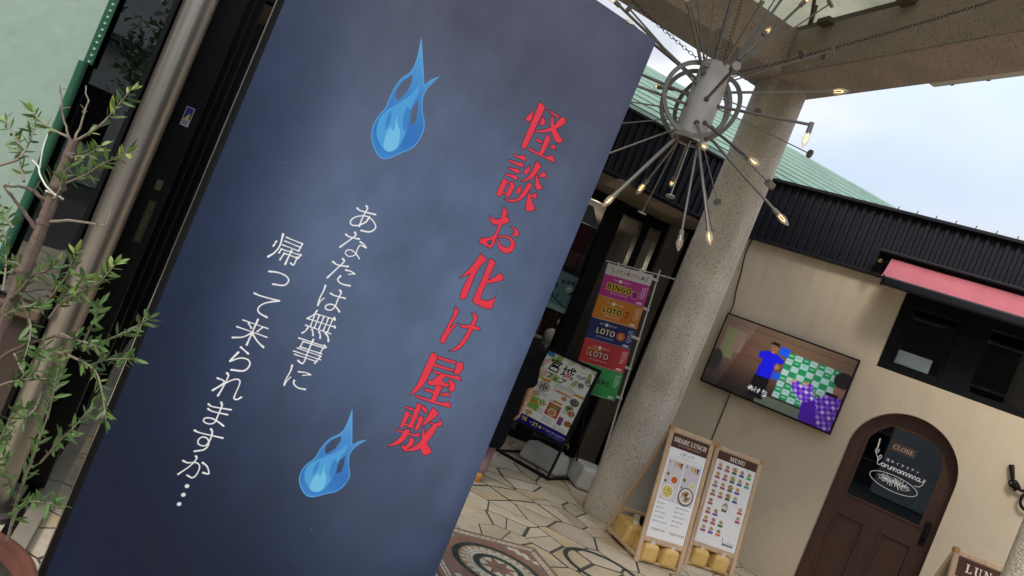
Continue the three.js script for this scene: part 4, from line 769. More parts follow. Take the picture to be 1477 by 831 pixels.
// ------------------------------------------------------------------ the shop on the left
const CORNER = [-1.635, 2.92];
{
  const t = thing('shop_building', 'dark shop front with a big window and black sliding door frames beside the sign', 'building', [CORNER[0], 0, CORNER[1]], 22.2);
  // window side: local x negative to the left, z towards the viewer
  obj('base_wall', span(-4, -0.02, 0, 0.80, -0.2, 0), mat.brownWall, t);
  obj('sill', rspan(-4, -0.02, 0.80, 0.845, -0.22, 0.05, 0.008), M([0.16, 0.11, 0.07], 0.6, { map: tiled(T.wood, 1.5) }), t);
  obj('head_wall', span(-4, -0.02, 3.6, 5.4, -0.2, 0), mat.brownWall, t);
  obj('shop_window', span(-4, -0.02, 0.845, 3.6, -0.03, -0.022), mat.mirrorGlass, t);
  obj('corner_post', [rspan(-0.02, 0.0, 0, 5.4, -0.2, 0.0, 0.004)], mat.blackFrame, t);
  obj('interior_walls', [span(-4, -0.2, 0, 3.6, -3.1, -3.0), span(-4.1, -4, 0, 3.6, -3, -0.2)], mat.interior, t);
  obj('interior_ceiling', span(-4, -0.2, 3.5, 3.6, -3, -0.2), mat.interior, t);
  obj('interior_floor', span(-4, -0.2, -0.02, 0.02, -3, -0.2), mat.interior, t);
  obj('display_shelf', [rspan(-1.4, -0.15, 0.86, 0.9, -0.7, -0.15, 0.005), rspan(-1.4, -0.15, 1.5, 1.53, -0.7, -0.45, 0.005)], mat.interiorWarm, t);
  // facade side: recedes along AX; built in the same frame, where AX is -z
  obj('facade_wall', [span(-0.2, -0.02, 3.0, 5.4, -14, -0.21)], mat.brownWall, t);
  obj('door_track', [rspan(-0.12, 0.13, 2.851, 2.999, -14, -0.02, 0.01)], mat.blackFrame, t);
  const posts = [[0.22, 0.21], [0.5, 0.16], [0.9, 0.21], [1.35, 0.175], [1.9, 0.21], [2.6, 0.19], [3.4, 0.21], [4.4, 0.20], [5.6, 0.21], [7, 0.21], [9, 0.21], [11.5, 0.21]];
  for (const [z, p] of posts) obj('door_post', rspan(-0.14, p, 0.06, 2.85, -z - 0.07, -z, 0.006), mat.blackFrame, t);
  posts.forEach(([z, p], i) => { const z2 = posts[i + 1]?.[0] ?? 14; obj('sliding_door', [rspan(-0.10, -0.06, 0.07, 2.849, -z2, -z - 0.071, 0.004)], mat.darkGlass, t); obj('door_rail', rspan(-0.11, p * 0.55, 0.07, 0.22, -z2 + 0.002, -z - 0.072, 0.006), mat.blackFrame, t); });
  obj('inner_wall', span(-3.0, -2.9, 0, 3, -14, -3.11), mat.interior, t);
  // small warning sticker on the post next to the steel pole
  const [c, g] = canvas(96, 200); g.fillStyle = '#c9ccd6'; g.fillRect(0, 0, 96, 200); g.fillStyle = '#202d8f'; g.fillRect(8, 8, 80, 120); g.fillStyle = '#e8d23c'; g.beginPath(); g.moveTo(20, 128); g.lineTo(60, 60); g.lineTo(76, 128); g.fill(); g.fillStyle = '#27307a'; for (let i = 0; i < 4; i++) g.fillRect(12, 142 + i * 12, 66, 5);
  obj('sticker', sheet(0.150, 0.184, 1.727, 1.812, -0.2165), printMat(c, 0.4), t, true);
  const [c3, g3] = canvas(64, 200); g3.fillStyle = '#3f3b28'; g3.fillRect(0, 0, 64, 200); g3.fillStyle = '#6d673f'; for (let i = 0; i < 14; i++) g3.fillRect(8 + (i % 3) * 6, 10 + i * 13, 40 - (i % 4) * 6, 5); 
  obj('notice', sheet(0.156, 0.186, 1.19, 1.38, -0.2165), printMat(c3, 0.5), t, true);
  obj('notice', sheet(0.155, 0.180, 1.43, 1.475, -0.2165), M([0.16, 0.14, 0.06], 0.6), t, true);

  // sheet of pale green vinyl hung at the window with a darker rolled edge
  const v = thing('vinyl_sheet', 'pale green vinyl sheet with dark green piped edge hung at the shop window', 'sheet', [CORNER[0], 0, CORNER[1]], 22.2);
  const x1 = -0.21, pl = new THREE.PlaneGeometry(2.6, 2.6, 90, 60), p = pl.attributes.position;
  for (let i = 0; i < p.count; i++) { const x = p.getX(i), y = p.getY(i); p.setXYZ(i, x + x1 - 1.3, y + 2.17, 0.035 + 0.018 * (fbm3(x * 1.1, y * 0.8, 3, 3, 501) - 0.5) * 2 + 0.012 * Math.exp(-(((x + 0.35 * y + 0.1) / 0.16) ** 2))); }
  pl.computeVertexNormals(); obj('sheet', pl, mat.vinyl, v);
  obj('piped_edge', [tube([new THREE.Vector3(x1, 0.87, 0.045), new THREE.Vector3(x1 + 0.004, 1.4, 0.045), new THREE.Vector3(x1, 1.79, 0.045)], 0.017, 20, 10)], mat.greenTrim, v);
  obj('hem', [rspan(x1 - 0.004, x1 + 0.028, 1.79, 3.46, 0.03, 0.038, 0.003)], mat.greenTrim, v);
  const eyes = []; for (let y = 1.80; y < 3.4; y += 0.026) eyes.push(new THREE.CylinderGeometry(0.0048, 0.0048, 0.004, 8).rotateX(Math.PI / 2).translate(x1 + 0.014, y, 0.040)); const st = obj('eyelets', eyes, M([0.35, 0.52, 0.42], 0.5), v); st.userData.kind = 'stuff';
}
{
  const t = thing('steel_pole', 'brushed steel pole at the corner of the shop window beside the sign', 'pole', [-1.586, 0, 2.97]);
  obj('pole', new THREE.CylinderGeometry(0.059, 0.059, 5.2, 40).translate(0, 2.6, 0), mat.steel, t);
  obj('base_flange', new THREE.CylinderGeometry(0.1, 0.105, 0.02, 32).translate(0, 0.012, 0), mat.steel, t);
}
{ // stone edging along the door track
  const t = thing('door_threshold', 'grey stone threshold with dark metal rails along the black sliding doors', 'threshold', [-1.314, 0, 2.834], 22.2);
  let z = 1.9; for (let i = 0; i < 26; i++) { const L = rr(0.38, 0.46); obj('curb_block', rspan(-0.075, -0.004, -0.02, 0.035 + rr(-0.002, 0.002), z - L + 0.006, z, 0.006), mat.curb, t); z -= L; }
  obj('track_rail', [rspan(-0.112, -0.078, -0.02, 0.045, -9, 1.9, 0.006)], mat.blackFrame, t);
  let z2 = -0.3; for (let i = 0; i < 18; i++) { obj('sill_block', rspan(-0.19, -0.114, -0.02, 0.06, z2 - 0.494, z2, 0.006), mat.curb, t); z2 -= 0.5; }
}
{ // terracotta pot and the olive tree in it
  const t = thing('plant_pot', 'round terracotta pot on the paving below the olive tree', 'pot', [-1.105, 0, 1.8]);
  obj('pot', new THREE.LatheGeometry([[0, 0.0], [0.2, 0.0], [0.215, 0.02], [0.262, 0.34], [0.278, 0.35], [0.296, 0.355], [0.303, 0.37], [0.303, 0.425], [0.296, 0.438], [0.276, 0.44], [0.266, 0.43], [0.258, 0.38], [0.0, 0.38]].map((p) => new THREE.Vector2(...p)), 56), mat.terracotta, t);
  obj('soil', new THREE.CylinderGeometry(0.259, 0.259, 0.03, 40).translate(0, 0.38, 0), mat.soil, t);
  const tr = thing('olive_tree', 'small olive tree with sparse leafy twigs growing in the terracotta pot', 'tree', [0, 0, 0]);
  const vec = (s) => s.split(';').map((q) => { const [x, y, d] = q.split(',').map(Number); return V(x, y, d); });
  const lines = TWIGS.trim().split('\n').map((l) => { const [kind, r, pts] = l.split(' '); return { kind, r: +r * 0.5, pts: vec(pts) }; });
  const trunk = lines[0].pts; trunk.reverse();
  obj('trunk', [taper([V(-1.105, 0.38, 1.8), V(-1.09, 0.7, 1.81), ...trunk.slice(1 - 1).reverse().slice(0).sort((a, b) => a.y - b.y)], 0.020, 0.0125, 90, 16), ...[[0.30, 0.018], [0.55, 0.0165], [0.74, 0.018], [0.9, 0.016]].map(([f, r]) => new THREE.SphereGeometry(r, 12, 10).scale(1, 0.8, 1).translate(-1.106, 1.05 + f * 0.5, -1.8))], mat.bark, tr);
  { const g = tr.children[0].geometry, p = g.attributes.position, n = g.attributes.normal; for (let i = 0; i < p.count; i++) { const x = p.getX(i), y = p.getY(i), z = p.getZ(i), k = 0.007 * (fbm3(x * 38, y * 16, z * 38, 3, 701) - 0.5) + 0.004 * (fbm3(x * 120, y * 70, z * 120, 2, 711) - 0.5); p.setXYZ(i, x + n.getX(i) * k, y, z + n.getZ(i) * k); } g.computeVertexNormals(); }
  // narrow leaves, folded along the middle
  const leafGeo = (L, W, bend) => { const P = [], n = 5, at = (t, s) => { const w = W * Math.pow(Math.sin(Math.PI * Math.min(1, 0.06 + t * 0.94)), 0.8); return [s * w, t * L, 0.22 * Math.abs(s) * w + bend * L * t * t]; }; for (let i = 0; i < n; i++) for (const s of [-1, 1]) { const a = at(i / n, 0), b = at((i + 1) / n, 0), c = at((i + 1) / n, s), d = at(i / n, s); P.push(...a, ...b, ...c, ...a, ...c, ...d); } const g = new THREE.BufferGeometry(); g.setAttribute('position', new THREE.BufferAttribute(new Float32Array(P), 3)); g.computeVertexNormals(); g.setAttribute('uv', new THREE.BufferAttribute(new Float32Array(P.length / 3 * 2), 2)); return g; };
  const leaves = [leafGeo(0.033, 0.0044, 0.12), leafGeo(0.038, 0.0049, -0.12), leafGeo(0.028, 0.0047, 0.25), leafGeo(0.042, 0.0050, 0.05)];
  let count = 0; const rest = [], up = new THREE.Vector3(0, 1, 0);
  function leaf(p, dir, size, young) {
    const q = new THREE.Quaternion().setFromUnitVectors(up, dir.clone().normalize()).multiply(new THREE.Quaternion().setFromAxisAngle(up, rr(0, 6.28)));
    const g = leaves[Math.floor(rnd() * 4)], m = leafMats[young ? (rnd() < 0.5 ? 3 : 1) : rnd() < 0.06 ? 3 : Math.floor(rnd() * 3)];
    if (count++ < 300) { const o = new THREE.Mesh(g, m); o.name = 'leaf'; o.castShadow = o.receiveShadow = true; o.position.copy(p); o.quaternion.copy(q); o.scale.setScalar(size); tr.add(o); }
    else { const h = g.clone(); h.applyMatrix4(new THREE.Matrix4().compose(p, q, new THREE.Vector3(size, size, size))); rest.push(h); }
  }
  for (const l of lines.slice(1)) {
    if (l.kind === 'bare') { const q = [l.pts[0]]; for (let i = 1; i < l.pts.length; i++) { const a = l.pts[i - 1], b = l.pts[i], n = (u) => a.clone().lerp(b, u).add(new THREE.Vector3(rr(-0.002, 0.002), rr(-0.002, 0.002), rr(-0.002, 0.002))); q.push(n(0.1), n(0.5), n(0.9), b); } l.pts = q; }
    const thin = l.kind === 'bare' ? 0.45 : 0.35;
    obj(l.r > 0.0035 ? 'branch' : 'twig', [taper(l.pts, l.r, l.r * thin, 28, 7)], l.r > 0.0048 ? mat.bark : mat.twig, tr);
    const c = curve(l.pts), L = c.getLength();
    if (l.kind === 'bare') { for (let i = 0; i < 2; i++) { const u = rr(0.4, 0.95), p = c.getPointAt(u); obj('twig', [taper([p, p.clone().add(new THREE.Vector3(rr(-0.012, 0.012), rr(0.0, 0.012), rr(-0.012, 0.012))), p.clone().add(new THREE.Vector3(rr(-0.02, 0.02), rr(0.0, 0.03), rr(-0.02, 0.02)))], 0.0015, 0.0007, 8, 5)], mat.twig, tr); } continue; }
    const n = Math.max(3, Math.round(L * 0.82 / 0.0125));
    for (let i = 0; i <= n; i++) {
      const u = 0.18 + 0.82 * i / n, p = c.getPointAt(u), tg = c.getTangentAt(u), a0 = rr(0, 6.28);
      const e1 = new THREE.Vector3().crossVectors(tg, new THREE.Vector3(0.3, 0.2, 1)).normalize(), e2 = new THREE.Vector3().crossVectors(tg, e1);
      for (const s of [0, Math.PI]) { if (rnd() < 0.2 && u < 0.85) continue; const a = a0 + s + rr(-0.4, 0.4), d = e1.clone().multiplyScalar(Math.cos(a)).addScaledVector(e2, Math.sin(a)).multiplyScalar(0.95).addScaledVector(tg, rr(0.45, 1.2)); leaf(p, d, rr(0.72, 1.12) * (u > 0.93 ? 0.95 : 1), u > 0.9 && rnd() < 0.5); }
    }
    for (let i = 0; i < 2; i++) leaf(c.getPointAt(1), c.getTangentAt(1).add(new THREE.Vector3(rr(-0.3, 0.3), rr(-0.2, 0.3), rr(-0.3, 0.3))), rr(0.8, 1.05), true);
  }
  if (rest.length) { const o = obj('foliage', rest, leafMats[0], tr, true); o.userData.kind = 'stuff'; }
  console.log('leaves', count);
  obj('tie_string', [tube([V(-1.09, 1.40, 1.78), V(-1.115, 1.412, 1.775), V(-1.15, 1.43, 1.79), V(-1.19, 1.445, 1.83), V(-1.215, 1.452, 1.84)], 0.0022, 20, 6), tube([V(-1.17, 1.44, 1.81), V(-1.185, 1.49, 1.815), V(-1.195, 1.53, 1.825)], 0.0016, 10, 6), new THREE.TorusGeometry(0.0195, 0.0026, 6, 20).rotateX(1.35).translate(-1.106, 1.398, -1.8)], mat.string, tr);
}

// ------------------------------------------------------------------ menu boards and their weights
const glyphs = {
  miya: '50,0;50,12 12,16;12,30 12,16;90,16;82,30 28,32;74,32;74,52;28,52;28,32 50,52;44,60 18,62;18,96;84,96;84,62;18,62',
  shiro: '6,36;34,32 20,8;20,80 4,84;36,74 44,26;98,22 46,26;44,62;36,92 46,50;62,50;62,76;54,74 66,4;72,50;92,92;96,76 90,44;60,92 80,6;90,14',
  fu: '14,18;86,18;70,58;28,92', e: '24,42;78,40 50,42;50,84 16,86;86,84', a: '12,16;90,16;64,46 52,36;44,70;18,94',
};
function write(g, s, x, y, w, h, lw) { g.lineWidth = lw; g.lineCap = g.lineJoin = 'round'; for (const q of s.split(' ')) { const p = q.split(';').map((v) => v.split(',').map(Number)); g.beginPath(); p.forEach(([a, b], i) => (i ? g.lineTo : g.moveTo).call(g, x + a * w / 100, y + b * h / 100)); g.stroke(); } }
function scribble(g, x, y, w, s, f) { g.fillStyle = f; for (let i = 0; i < w; i += s * 0.92) { const a = hash(i | 0, y | 0, 3, 7); g.fillRect(x + i, y + s * 0.1, s * 0.7, s * 0.13); g.fillRect(x + i + s * (0.1 + 0.4 * a), y, s * 0.13, s * 0.85); if (a > 0.4) g.fillRect(x + i, y + s * 0.5, s * 0.65, s * 0.12); if (a > 0.7) g.fillRect(x + i + s * 0.05, y + s * 0.75, s * 0.6, s * 0.12); } }
function food(g, x, y, r, base, top, plate = '#e9e6df') { g.fillStyle = plate; g.beginPath(); g.ellipse(x, y, r * 1.25, r * 1.05, 0.1, 0, 7); g.fill(); g.fillStyle = base; g.beginPath(); g.ellipse(x, y, r, r * 0.82, 0, 0, 7); g.fill(); for (let i = 0; i < 16; i++) { const a = i * 2.4, q = r * 0.8 * Math.sqrt(hash(i, x | 0, y | 0, 3)); g.fillStyle = top[i % top.length]; g.beginPath(); g.ellipse(x + q * Math.cos(a), y + q * 0.8 * Math.sin(a), r * 0.2, r * 0.12, a, 0, 7); g.fill(); } }
function head(g, W, h, text, size) { g.fillStyle = '#55382e'; g.fillRect(0, 0, W, h); g.fillStyle = '#f0e6dc'; g.font = `bold ${size}px serif`; g.textAlign = 'center'; g.fillText(text, W / 2, h * 0.56); scribble(g, W * 0.18, h * 0.68, W * 0.64, h * 0.13, '#cdb6a6'); }
function shareLunch() {
  const W = 512, H = 1024, [c, g] = canvas(W, H); g.fillStyle = '#eeeef0'; g.fillRect(0, 0, W, H); head(g, W, 138, 'SHARE LUNCH', 62);
  write(g, glyphs.fu, 180, 160, 40, 40, 4); g.strokeStyle = '#444'; for (let i = 0; i < 6; i++) { g.strokeStyle = '#3a3a3a'; write(g, [glyphs.e, glyphs.fu, glyphs.a][i % 3], 150 + i * 34, 160, 30, 34, 3); } scribble(g, 110, 210, 300, 11, '#777'); g.fillStyle = '#999'; g.fillRect(20, 236, 472, 2);
  for (const [x, f, l] of [[26, '#d4ced6', 'A'], [262, '#cfc9d2', 'B']]) { g.fillStyle = f; g.fillRect(x, 252, 224, 400); g.fillStyle = '#3a3236'; g.font = '36px serif'; g.textAlign = 'left'; g.fillText(l, x + 12, 290); for (const [dx, k] of [[110, '#d4af3c'], [150, '#c08a2f'], [186, '#2f2b33']]) { g.fillStyle = k; g.beginPath(); g.moveTo(x + dx - 18, 268); g.lineTo(x + dx + 18, 268); g.lineTo(x + dx + 4, 322); g.lineTo(x + dx - 4, 322); g.fill(); } }
  food(g, 66, 398, 24, '#8a8f55', ['#51652f', '#c9b98a', '#5a3d2a']); food(g, 168, 442, 42, '#cc5a24', ['#d9702c', '#a83f1a', '#e08a44']); food(g, 54, 470, 18, '#565b3d', ['#8c4a3a', '#3c4a2a']); food(g, 118, 566, 68, '#d9c66a', ['#e6da8e', '#b5a24a', '#8fa24c']);
  food(g, 300, 410, 26, '#9aa25a', ['#6d7c37', '#4e5a30']); food(g, 424, 446, 32, '#d8cf88', ['#c6b85e', '#eae2ae']); food(g, 290, 486, 14, '#5c8a3a', ['#3f6b2a']); g.fillStyle = '#6d6a70'; g.beginPath(); g.ellipse(372, 566, 108, 92, 0, 0, 7); g.fill(); food(g, 374, 562, 70, '#c7a79a', ['#8c5348', '#e9e2d4', '#5c6b3a', '#3c2a26']);
  for (let i = 0; i < 5; i++) for (const x of [34, 284]) { g.fillStyle = '#333'; g.fillRect(x, 684 + i * 44, 12, 12); scribble(g, x + 18, 682 + i * 44, 60 + 120 * hash(i, x, 2, 2), 17, '#54525a'); }
  scribble(g, 36, 932, 190, 26, '#333'); scribble(g, 286, 932, 196, 26, '#333'); g.font = 'bold 26px sans-serif'; g.fillStyle = '#333';
  return c;
}
function menu() {
  const W = 512, H = 1024, [c, g] = canvas(W, H); g.fillStyle = '#ecebee'; g.fillRect(0, 0, W, H); g.fillStyle = '#55382e'; g.fillRect(0, 0, W, 92); g.fillStyle = '#f0e6dc'; g.font = 'bold 66px serif'; g.textAlign = 'center'; g.fillText('MENU', W / 2, 70);
  const tags = ['#a8485c', '#a8485c', '#2f6a55', '#37409c', '#35a860']; scribble(g, 40, 108, 60, 10, '#999'); scribble(g, 392, 108, 60, 10, '#5fb07c');
  for (let i = 0; i < 5; i++) for (let j = 0; j < 8; j++) { if (i === 4 && (j === 2 || j === 3) || (i === 3 && j > 3 && j < 6) || (j === 4 && i === 1) || (i > 2 && j > 5) || (i === 2 && j === 5)) continue; const x = 62 + i * 96, y = 150 + j * 100; food(g, x, y, i === 2 && j < 4 ? 32 : 24, ['#c49a72', '#9c8a52', '#d2a04e', '#b5705a', '#a9b07a'][(i + j * 2) % 5], ['#8c3f30', '#e4d6b0', '#60733a', '#c78a3e'], '#dcd8d4'); g.fillStyle = j === 5 || j === 7 ? (i === 2 ? '#e06a50' : i === 1 ? '#6f3fa8' : '#a8485c') : i === 4 && j > 3 ? '#cf4358' : tags[i]; g.fillRect(x - 32, y + 26, 64, 24); scribble(g, x - 28, y + 54, 56, 8, '#9a9aa2'); }
  g.fillStyle = '#4c4a44'; g.fillRect(218, 556, 64, 74); food(g, 250, 584, 24, '#d8d2c0', ['#b5ad92', '#efe9da']);
  g.strokeStyle = '#cfd0d8'; g.lineWidth = 4; for (const [x, y] of [[380, 890], [440, 880], [420, 520]]) { g.beginPath(); g.ellipse(x, y, 44, 34, 0, 0, 7); g.stroke(); }
  g.strokeStyle = '#222'; g.lineWidth = 6; g.beginPath(); g.moveTo(318, 900); g.lineTo(338, 958); g.stroke(); g.lineWidth = 5; g.beginPath(); for (let i = 0; i < 60; i++) { const x = 330 + i * 2.4, y = 968 + 12 * Math.sin(i * 1.1); i ? g.lineTo(x, y) : g.moveTo(x, y); } g.stroke(); scribble(g, 390, 934, 90, 12, '#444');
  return c;
}
function lunch() { const W = 512, H = 900, [c, g] = canvas(W, H); g.fillStyle = '#ecebee'; g.fillRect(0, 0, W, H); g.fillStyle = '#55382e'; g.fillRect(0, 0, W, 140); g.fillStyle = '#f0e6dc'; g.font = 'bold 84px serif'; g.textAlign = 'center'; try { g.letterSpacing = '14px'; } catch (e) { } g.fillText('LUNCH', W / 2, 92); scribble(g, 120, 108, 260, 16, '#cdb6a6'); for (let i = 0; i < 4; i++) food(g, 130 + (i % 2) * 240, 300 + (i >> 1) * 260, 70, '#c49a72', ['#8c3f30', '#e4d6b0', '#60733a']); return c; }
function aBoard(label, [x, d], turn, w, h, print, lean = 0.22) {
  const t = thing('menu_board', label, 'sign board', [x, 0, d], turn, undefined), v = (a, b, c) => new THREE.Vector3(a, b, c);
  // the face leans back from its feet at z = 0 to the hinge at z = -lean; the rear leg goes on to z = -0.53
  const a = Math.atan2(lean, h), L = Math.hypot(h, lean), f = 0.042, low = 0.175;
  const put = (g) => g.rotateX(-a);
  obj('frame', [put(rspan(0, f, 0, L, -0.025, 0, 0.008)), put(rspan(w - f, w, 0, L, -0.025, 0, 0.008)), put(rspan(f - 0.004, w - f + 0.004, L - f, L - 0.001, -0.0245, -0.0005, 0.008)), put(rspan(f - 0.004, w - f + 0.004, low, low + f, -0.0245, -0.0005, 0.008))], mat.paleWood, t);
  for (const q of [0.012, w - 0.012]) obj('corner_cap', put(new THREE.CylinderGeometry(0.022, 0.022, 0.028, 14).rotateX(Math.PI / 2).translate(q, L - 0.012, -0.012)), M([0.42, 0.22, 0.09], 0.5), t);
  obj('panel', put(span(f - 0.002, w - f + 0.002, low + f - 0.002, L - f + 0.002, -0.018, -0.010)), mat.whitePlastic, t);
  obj('poster', put(sheet(f + 0.004, w - f - 0.004, low + f + 0.003, L - f - 0.003, -0.007)), printMat(print, 0.3, { clearcoat: 0.3, clearcoatRoughness: 0.1 }), t, true);
  const top = v(0, h - 0.02, -lean - 0.01), q = -0.55, ra = Math.atan2(-q - lean, h), RL = Math.hypot(h, -q - lean), back = (g) => g.rotateX(ra).translate(0, 0, q);
  obj('rear_frame', [back(rspan(0, f * 0.8, 0, RL - 0.03, -0.022, 0, 0.006)), back(rspan(w - f * 0.8, w, 0, RL - 0.03, -0.022, 0, 0.006)), back(rspan(f * 0.8, w - f * 0.8, low + 0.08, low + 0.115, -0.02, -0.002, 0.006))], mat.paleWood, t);
  obj('rear_panel', back(span(f * 0.7, w - f * 0.7, low + 0.11, RL - 0.06, -0.014, -0.008)), M([0.40, 0.40, 0.38], 0.6, { map: tiled(T.grime, 1) }), t);
  obj('base_rail', [rspan(0.004, 0.03, 0.03, 0.055, -0.53, -0.03, 0.006), rspan(w - 0.03, w - 0.004, 0.03, 0.055, -0.53, -0.03, 0.006), rspan(0.031, w - 0.031, 0.008, 0.03, -0.05, -0.025, 0.004)], mat.paleWood, t);
  return t;
}
function weight(label, [x, d], turn, [w, h, l], group) {
  const t = thing('water_weight', label, 'water weight', [x, 0.004, d], turn, group), g = rbox(w, h, l, 0.042, 0, h / 2, 0, 5), p = g.attributes.position;
  for (let i = 0; i < p.count; i++) { const y = p.getY(i) / h, z = p.getZ(i) / l; p.setX(i, p.getX(i) * (1 - 0.10 * y)); p.setY(i, p.getY(i) * (1 - 0.12 * Math.max(0, z) ** 2)); } g.computeVertexNormals();
  obj('tank', g, mat.yellowPlastic, t); obj('cap', [new THREE.CylinderGeometry(0.026, 0.028, 0.03, 20).translate(0, h + 0.008, l * 0.22)], mat.whitePlastic, t); obj('handle', [rspan(-w * 0.3, w * 0.3, h - 0.006, h + 0.012, -l * 0.26, -l * 0.08, 0.008)], mat.yellowPlastic, t);
}
aBoard('wooden A-frame board headed SHARE LUNCH with food photos beside the stone column', [1.738, 5.964], 21, 0.475, 1.10, shareLunch());
aBoard('wooden A-frame board headed MENU with a grid of small dish photos', [2.30, 6.50], 15, 0.52, 1.06, menu());
aBoard('wooden A-frame board headed LUNCH half hidden by the near column', [3.66, 5.10], 6, 0.62, 1.14, lunch());
const local = ([x, d], turn, lx, lz) => { const a = turn * DEG; return [x + lx * Math.cos(a) + lz * Math.sin(a), d + lx * Math.sin(a) - lz * Math.cos(a)]; };
weight('yellow water weight under the front left of the SHARE LUNCH board', local([1.738, 5.964], 21, 0.135, -0.10), 21, [0.17, 0.165, 0.19]);
weight('yellow water weight under the front right of the SHARE LUNCH board', local([1.738, 5.964], 21, 0.34, -0.10), 21, [0.17, 0.165, 0.19]);
weight('long yellow water weight at the rear legs of the SHARE LUNCH board', local([1.738, 5.964], 21, 0.13, -0.40), 14, [0.19, 0.20, 0.30]);
weight('yellow water weight under the front left of the MENU board', local([2.30, 6.50], 15, 0.15, -0.10), 15, [0.18, 0.165, 0.19]);
weight('yellow water weight under the front right of the MENU board', local([2.30, 6.50], 15, 0.37, -0.10), 15, [0.18, 0.165, 0.19]);
weight('yellow water weight at the rear left leg of the MENU board', local([2.30, 6.50], 15, 0.10, -0.40), 12, [0.19, 0.20, 0.26]);
{ // spiky plant between the boards and the column
  const t = thing('spiky_plant', 'dark spiky leaved plant behind the menu boards by the column', 'plant', [1.99, 0, 6.75]);
  obj('planter', new THREE.CylinderGeometry(0.13, 0.10, 0.24, 24).translate(0, 0.12, 0), mat.black, t); obj('stem', rod(new THREE.Vector3(0, 0.2, 0), new THREE.Vector3(0.01, 0.72, 0), 0.014, 0.01), mat.bark, t);
  for (let i = 0; i < 34; i++) { const a = i * 2.4, y = 0.26 + 0.52 * (i / 34), L = rr(0.24, 0.42), e = rr(0.0, 0.5), g = new THREE.ConeGeometry(0.012, L, 5).scale(1, 1, 0.3).translate(0, L / 2, 0).rotateZ(-Math.PI / 2 + e).rotateY(a).translate(0.01, y, 0); obj('leaf', g, leafMats[2], t, true); }
}
